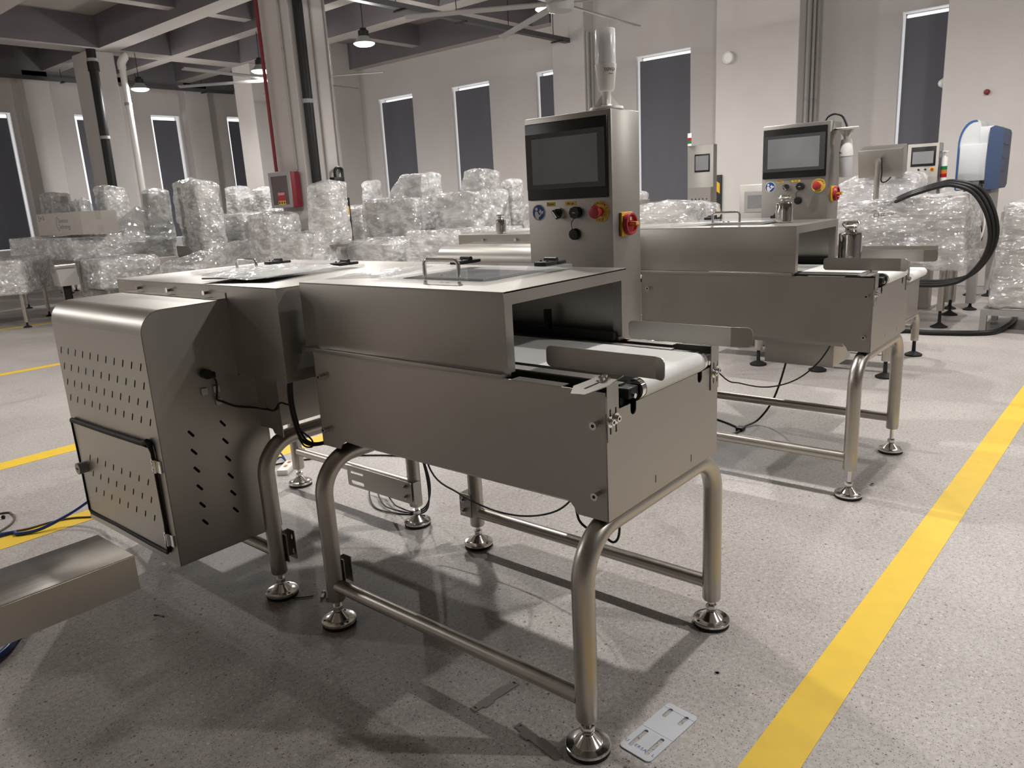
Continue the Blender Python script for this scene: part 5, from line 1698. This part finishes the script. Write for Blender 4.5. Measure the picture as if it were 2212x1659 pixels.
# fire cabinet on the tall column
root = thing('fire_cabinet', 'red fire hose cabinet with a glass door on the tall column', 'fire cabinet', (4.68, 7.93, 1.36))
b = MB()
b.box(-0.06, 0.08, -0.235, 0.245, 0, 0.45, 0.004)
b.build('housing', DKRED, root)
b = MB(); b.plate(neg(rect(-0.235, 0.245, 0.0, 0.455)), [neg(rect(-0.175, 0.195, 0.04, 0.405))[::-1]], 0.012, FX(-0.068))
d_ = b.build('door_frame', LTGREY, root, smooth=0)
b = MB(); b.box(-0.068, -0.064, -0.175, 0.195, 0.04, 0.405)
b.build('door_glass', GLASSP, d_, smooth=0)
b = MB(); b.box(-0.071, -0.069, -0.09, 0.085, 0.03, 0.20)
b.mi = 1; b.box(-0.0715, -0.0705, -0.085, 0.08, 0.035, 0.09)
b.mi = 2; b.text('消防器材', 0.038, frame((-0.0716, 0.0, 0.175), (0, -1, 0), (0, 0, 1)), 0.0003)
b.mi = 3
for k in range(3):
    b.prism([Vector((-0.0716, 0.055 - 0.055 * k + u, 0.065 + v)) for u, v in circ(0, 0, 0.016, 10)], (-0.0004, 0, 0))
b.build('red_notice', [RED, YELTAG, WHITE, INK], d_, smooth=0, label='red and yellow notice')

# black junction box on the tall column
root = thing('junction_box', 'black box with a bent hose on the side of the tall column', 'junction box', (5.235, 7.54, 1.55))
b = MB(); b.box(-0.08, 0.09, -0.05, 0.055, 0, 0.17, 0.008)
b.build('box_body', BLACK, root)
b = MB(); b.tube(smooth_path([(-0.02, 0, 0.16), (-0.02, 0, 0.25), (0.02, 0, 0.29), (0.09, 0, 0.28), (0.10, 0, 0.22), (0.08, -0.02, 0.12)], 5), 0.02, 10)
b.build('bent_hose', BLACK, root)

def guard(label, x0, x1, y0, y1, z1, face):
    root = thing('corner_guard', label, 'corner guard', ((x0 + x1) / 2, (y0 + y1) / 2, 0), 0, 'black and yellow corner guards')
    hx, hy = (x1 - x0) / 2, (y1 - y0) / 2
    b = MB(); b.box(-hx, hx, -hy, hy, 0, z1, 0.004)
    b.build('guard_body', BLACK, root)
    b = MB()
    n = int(z1 / 0.34)
    for k in range(n):
        z = z1 - 0.06 - 0.34 * k
        if face == 'x':
            w = hy * 0.66
            b.prism([(-hx - 0.001, w, z), (-hx - 0.001, -w, z - 0.06), (-hx - 0.001, -w, z - 0.20), (-hx - 0.001, w, z - 0.14)], (-0.001, 0, 0))
        else:
            w = hx * 0.66
            b.prism([(-w, -hy - 0.001, z), (w, -hy - 0.001, z - 0.06), (w, -hy - 0.001, z - 0.20), (-w, -hy - 0.001, z - 0.14)], (0, -0.001, 0))
    b.build('yellow_stripes', YEL, root, smooth=0)
guard('black and yellow corner guard on the wide wall pillar', 9.165, 9.198, 3.88, 4.01, 1.49, 'x')
guard('black and yellow corner guard on the tall column', 5.30, 5.43, 7.56, 7.598, 1.45, 'y')
guard('black and yellow corner guard far off beside the tallest wrapped tower', 7.86, 8.0, YW - 0.34, YW - 0.302, 1.52, 'y')

# small fittings on the right wall
b = MB(); b.lathe([(0.075, 0), (0.08, 0.03), (0.075, 0.07), (0.06, 0.075), (0.055, 0.066), (0.001, 0.065)], 28, frame((9.2, 3.80, 3.03), (0, -1, 0), (0, 0, 1)))
tag(b.build('wall_speaker', WHITE), 'round white speaker high on the wide wall pillar', 'speaker')
b = MB(); b.lathe([(0.03, 0), (0.03, 0.03), (0.02, 0.045), (0.001, 0.05)], 20, frame((9.2, 0.70, 2.21), (0, -1, 0), (0, 0, 1)))
tag(b.build('alarm_button', DKRED), 'small dark red alarm bulb on the last wall pillar', 'alarm')
b = MB(); b.lathe([(0.05, 0), (0.055, 0.03), (0.03, 0.07), (0.001, 0.08)], 20, frame((9.35, 1.16, 2.38), (-1, 0, 0), (0, 0, 1)))
tag(b.build('motion_sensor', WHITE), 'small white sensor on the edge of the last wall pillar beside the blind', 'sensor')

# ------------------------------------------------------------------ large ceiling fans
def ceiling_fan(label, x, y, z, R, a0):
    root = thing('ceiling_fan', label, 'fan', (x, y, z), 0, 'large ceiling fans')
    b = MB(); b.lathe([(0.05, -0.10), (0.13, -0.08), (0.16, -0.02), (0.16, 0.05), (0.12, 0.10), (0.05, 0.12)], 28); b.cyl((0, 0, 0.1), (0, 0, SLABZ - z), 0.04, 14)
    b.build('hub', LTGREY, root)
    for k in range(6):
        a = radians(a0 + 60 * k)
        M = Matrix.Rotation(a, 4, 'Z') @ Matrix.Rotation(radians(14), 4, 'X')
        b = MB()
        b.box(0.12, R, -0.045, 0.045, -0.008, 0.008, 0.004)
        bmesh.ops.transform(b.bm, matrix=M, verts=b.bm.verts[:])
        b.build('blade', LTGREY, root)
ceiling_fan('large grey ceiling fan cut by the top edge above the near cabinet', 6.0, 4.32, 3.36, 1.75, 62)
ceiling_fan('far ceiling fan mostly hidden behind the tall column', 6.5, 10.4, 3.42, 1.75, 5)
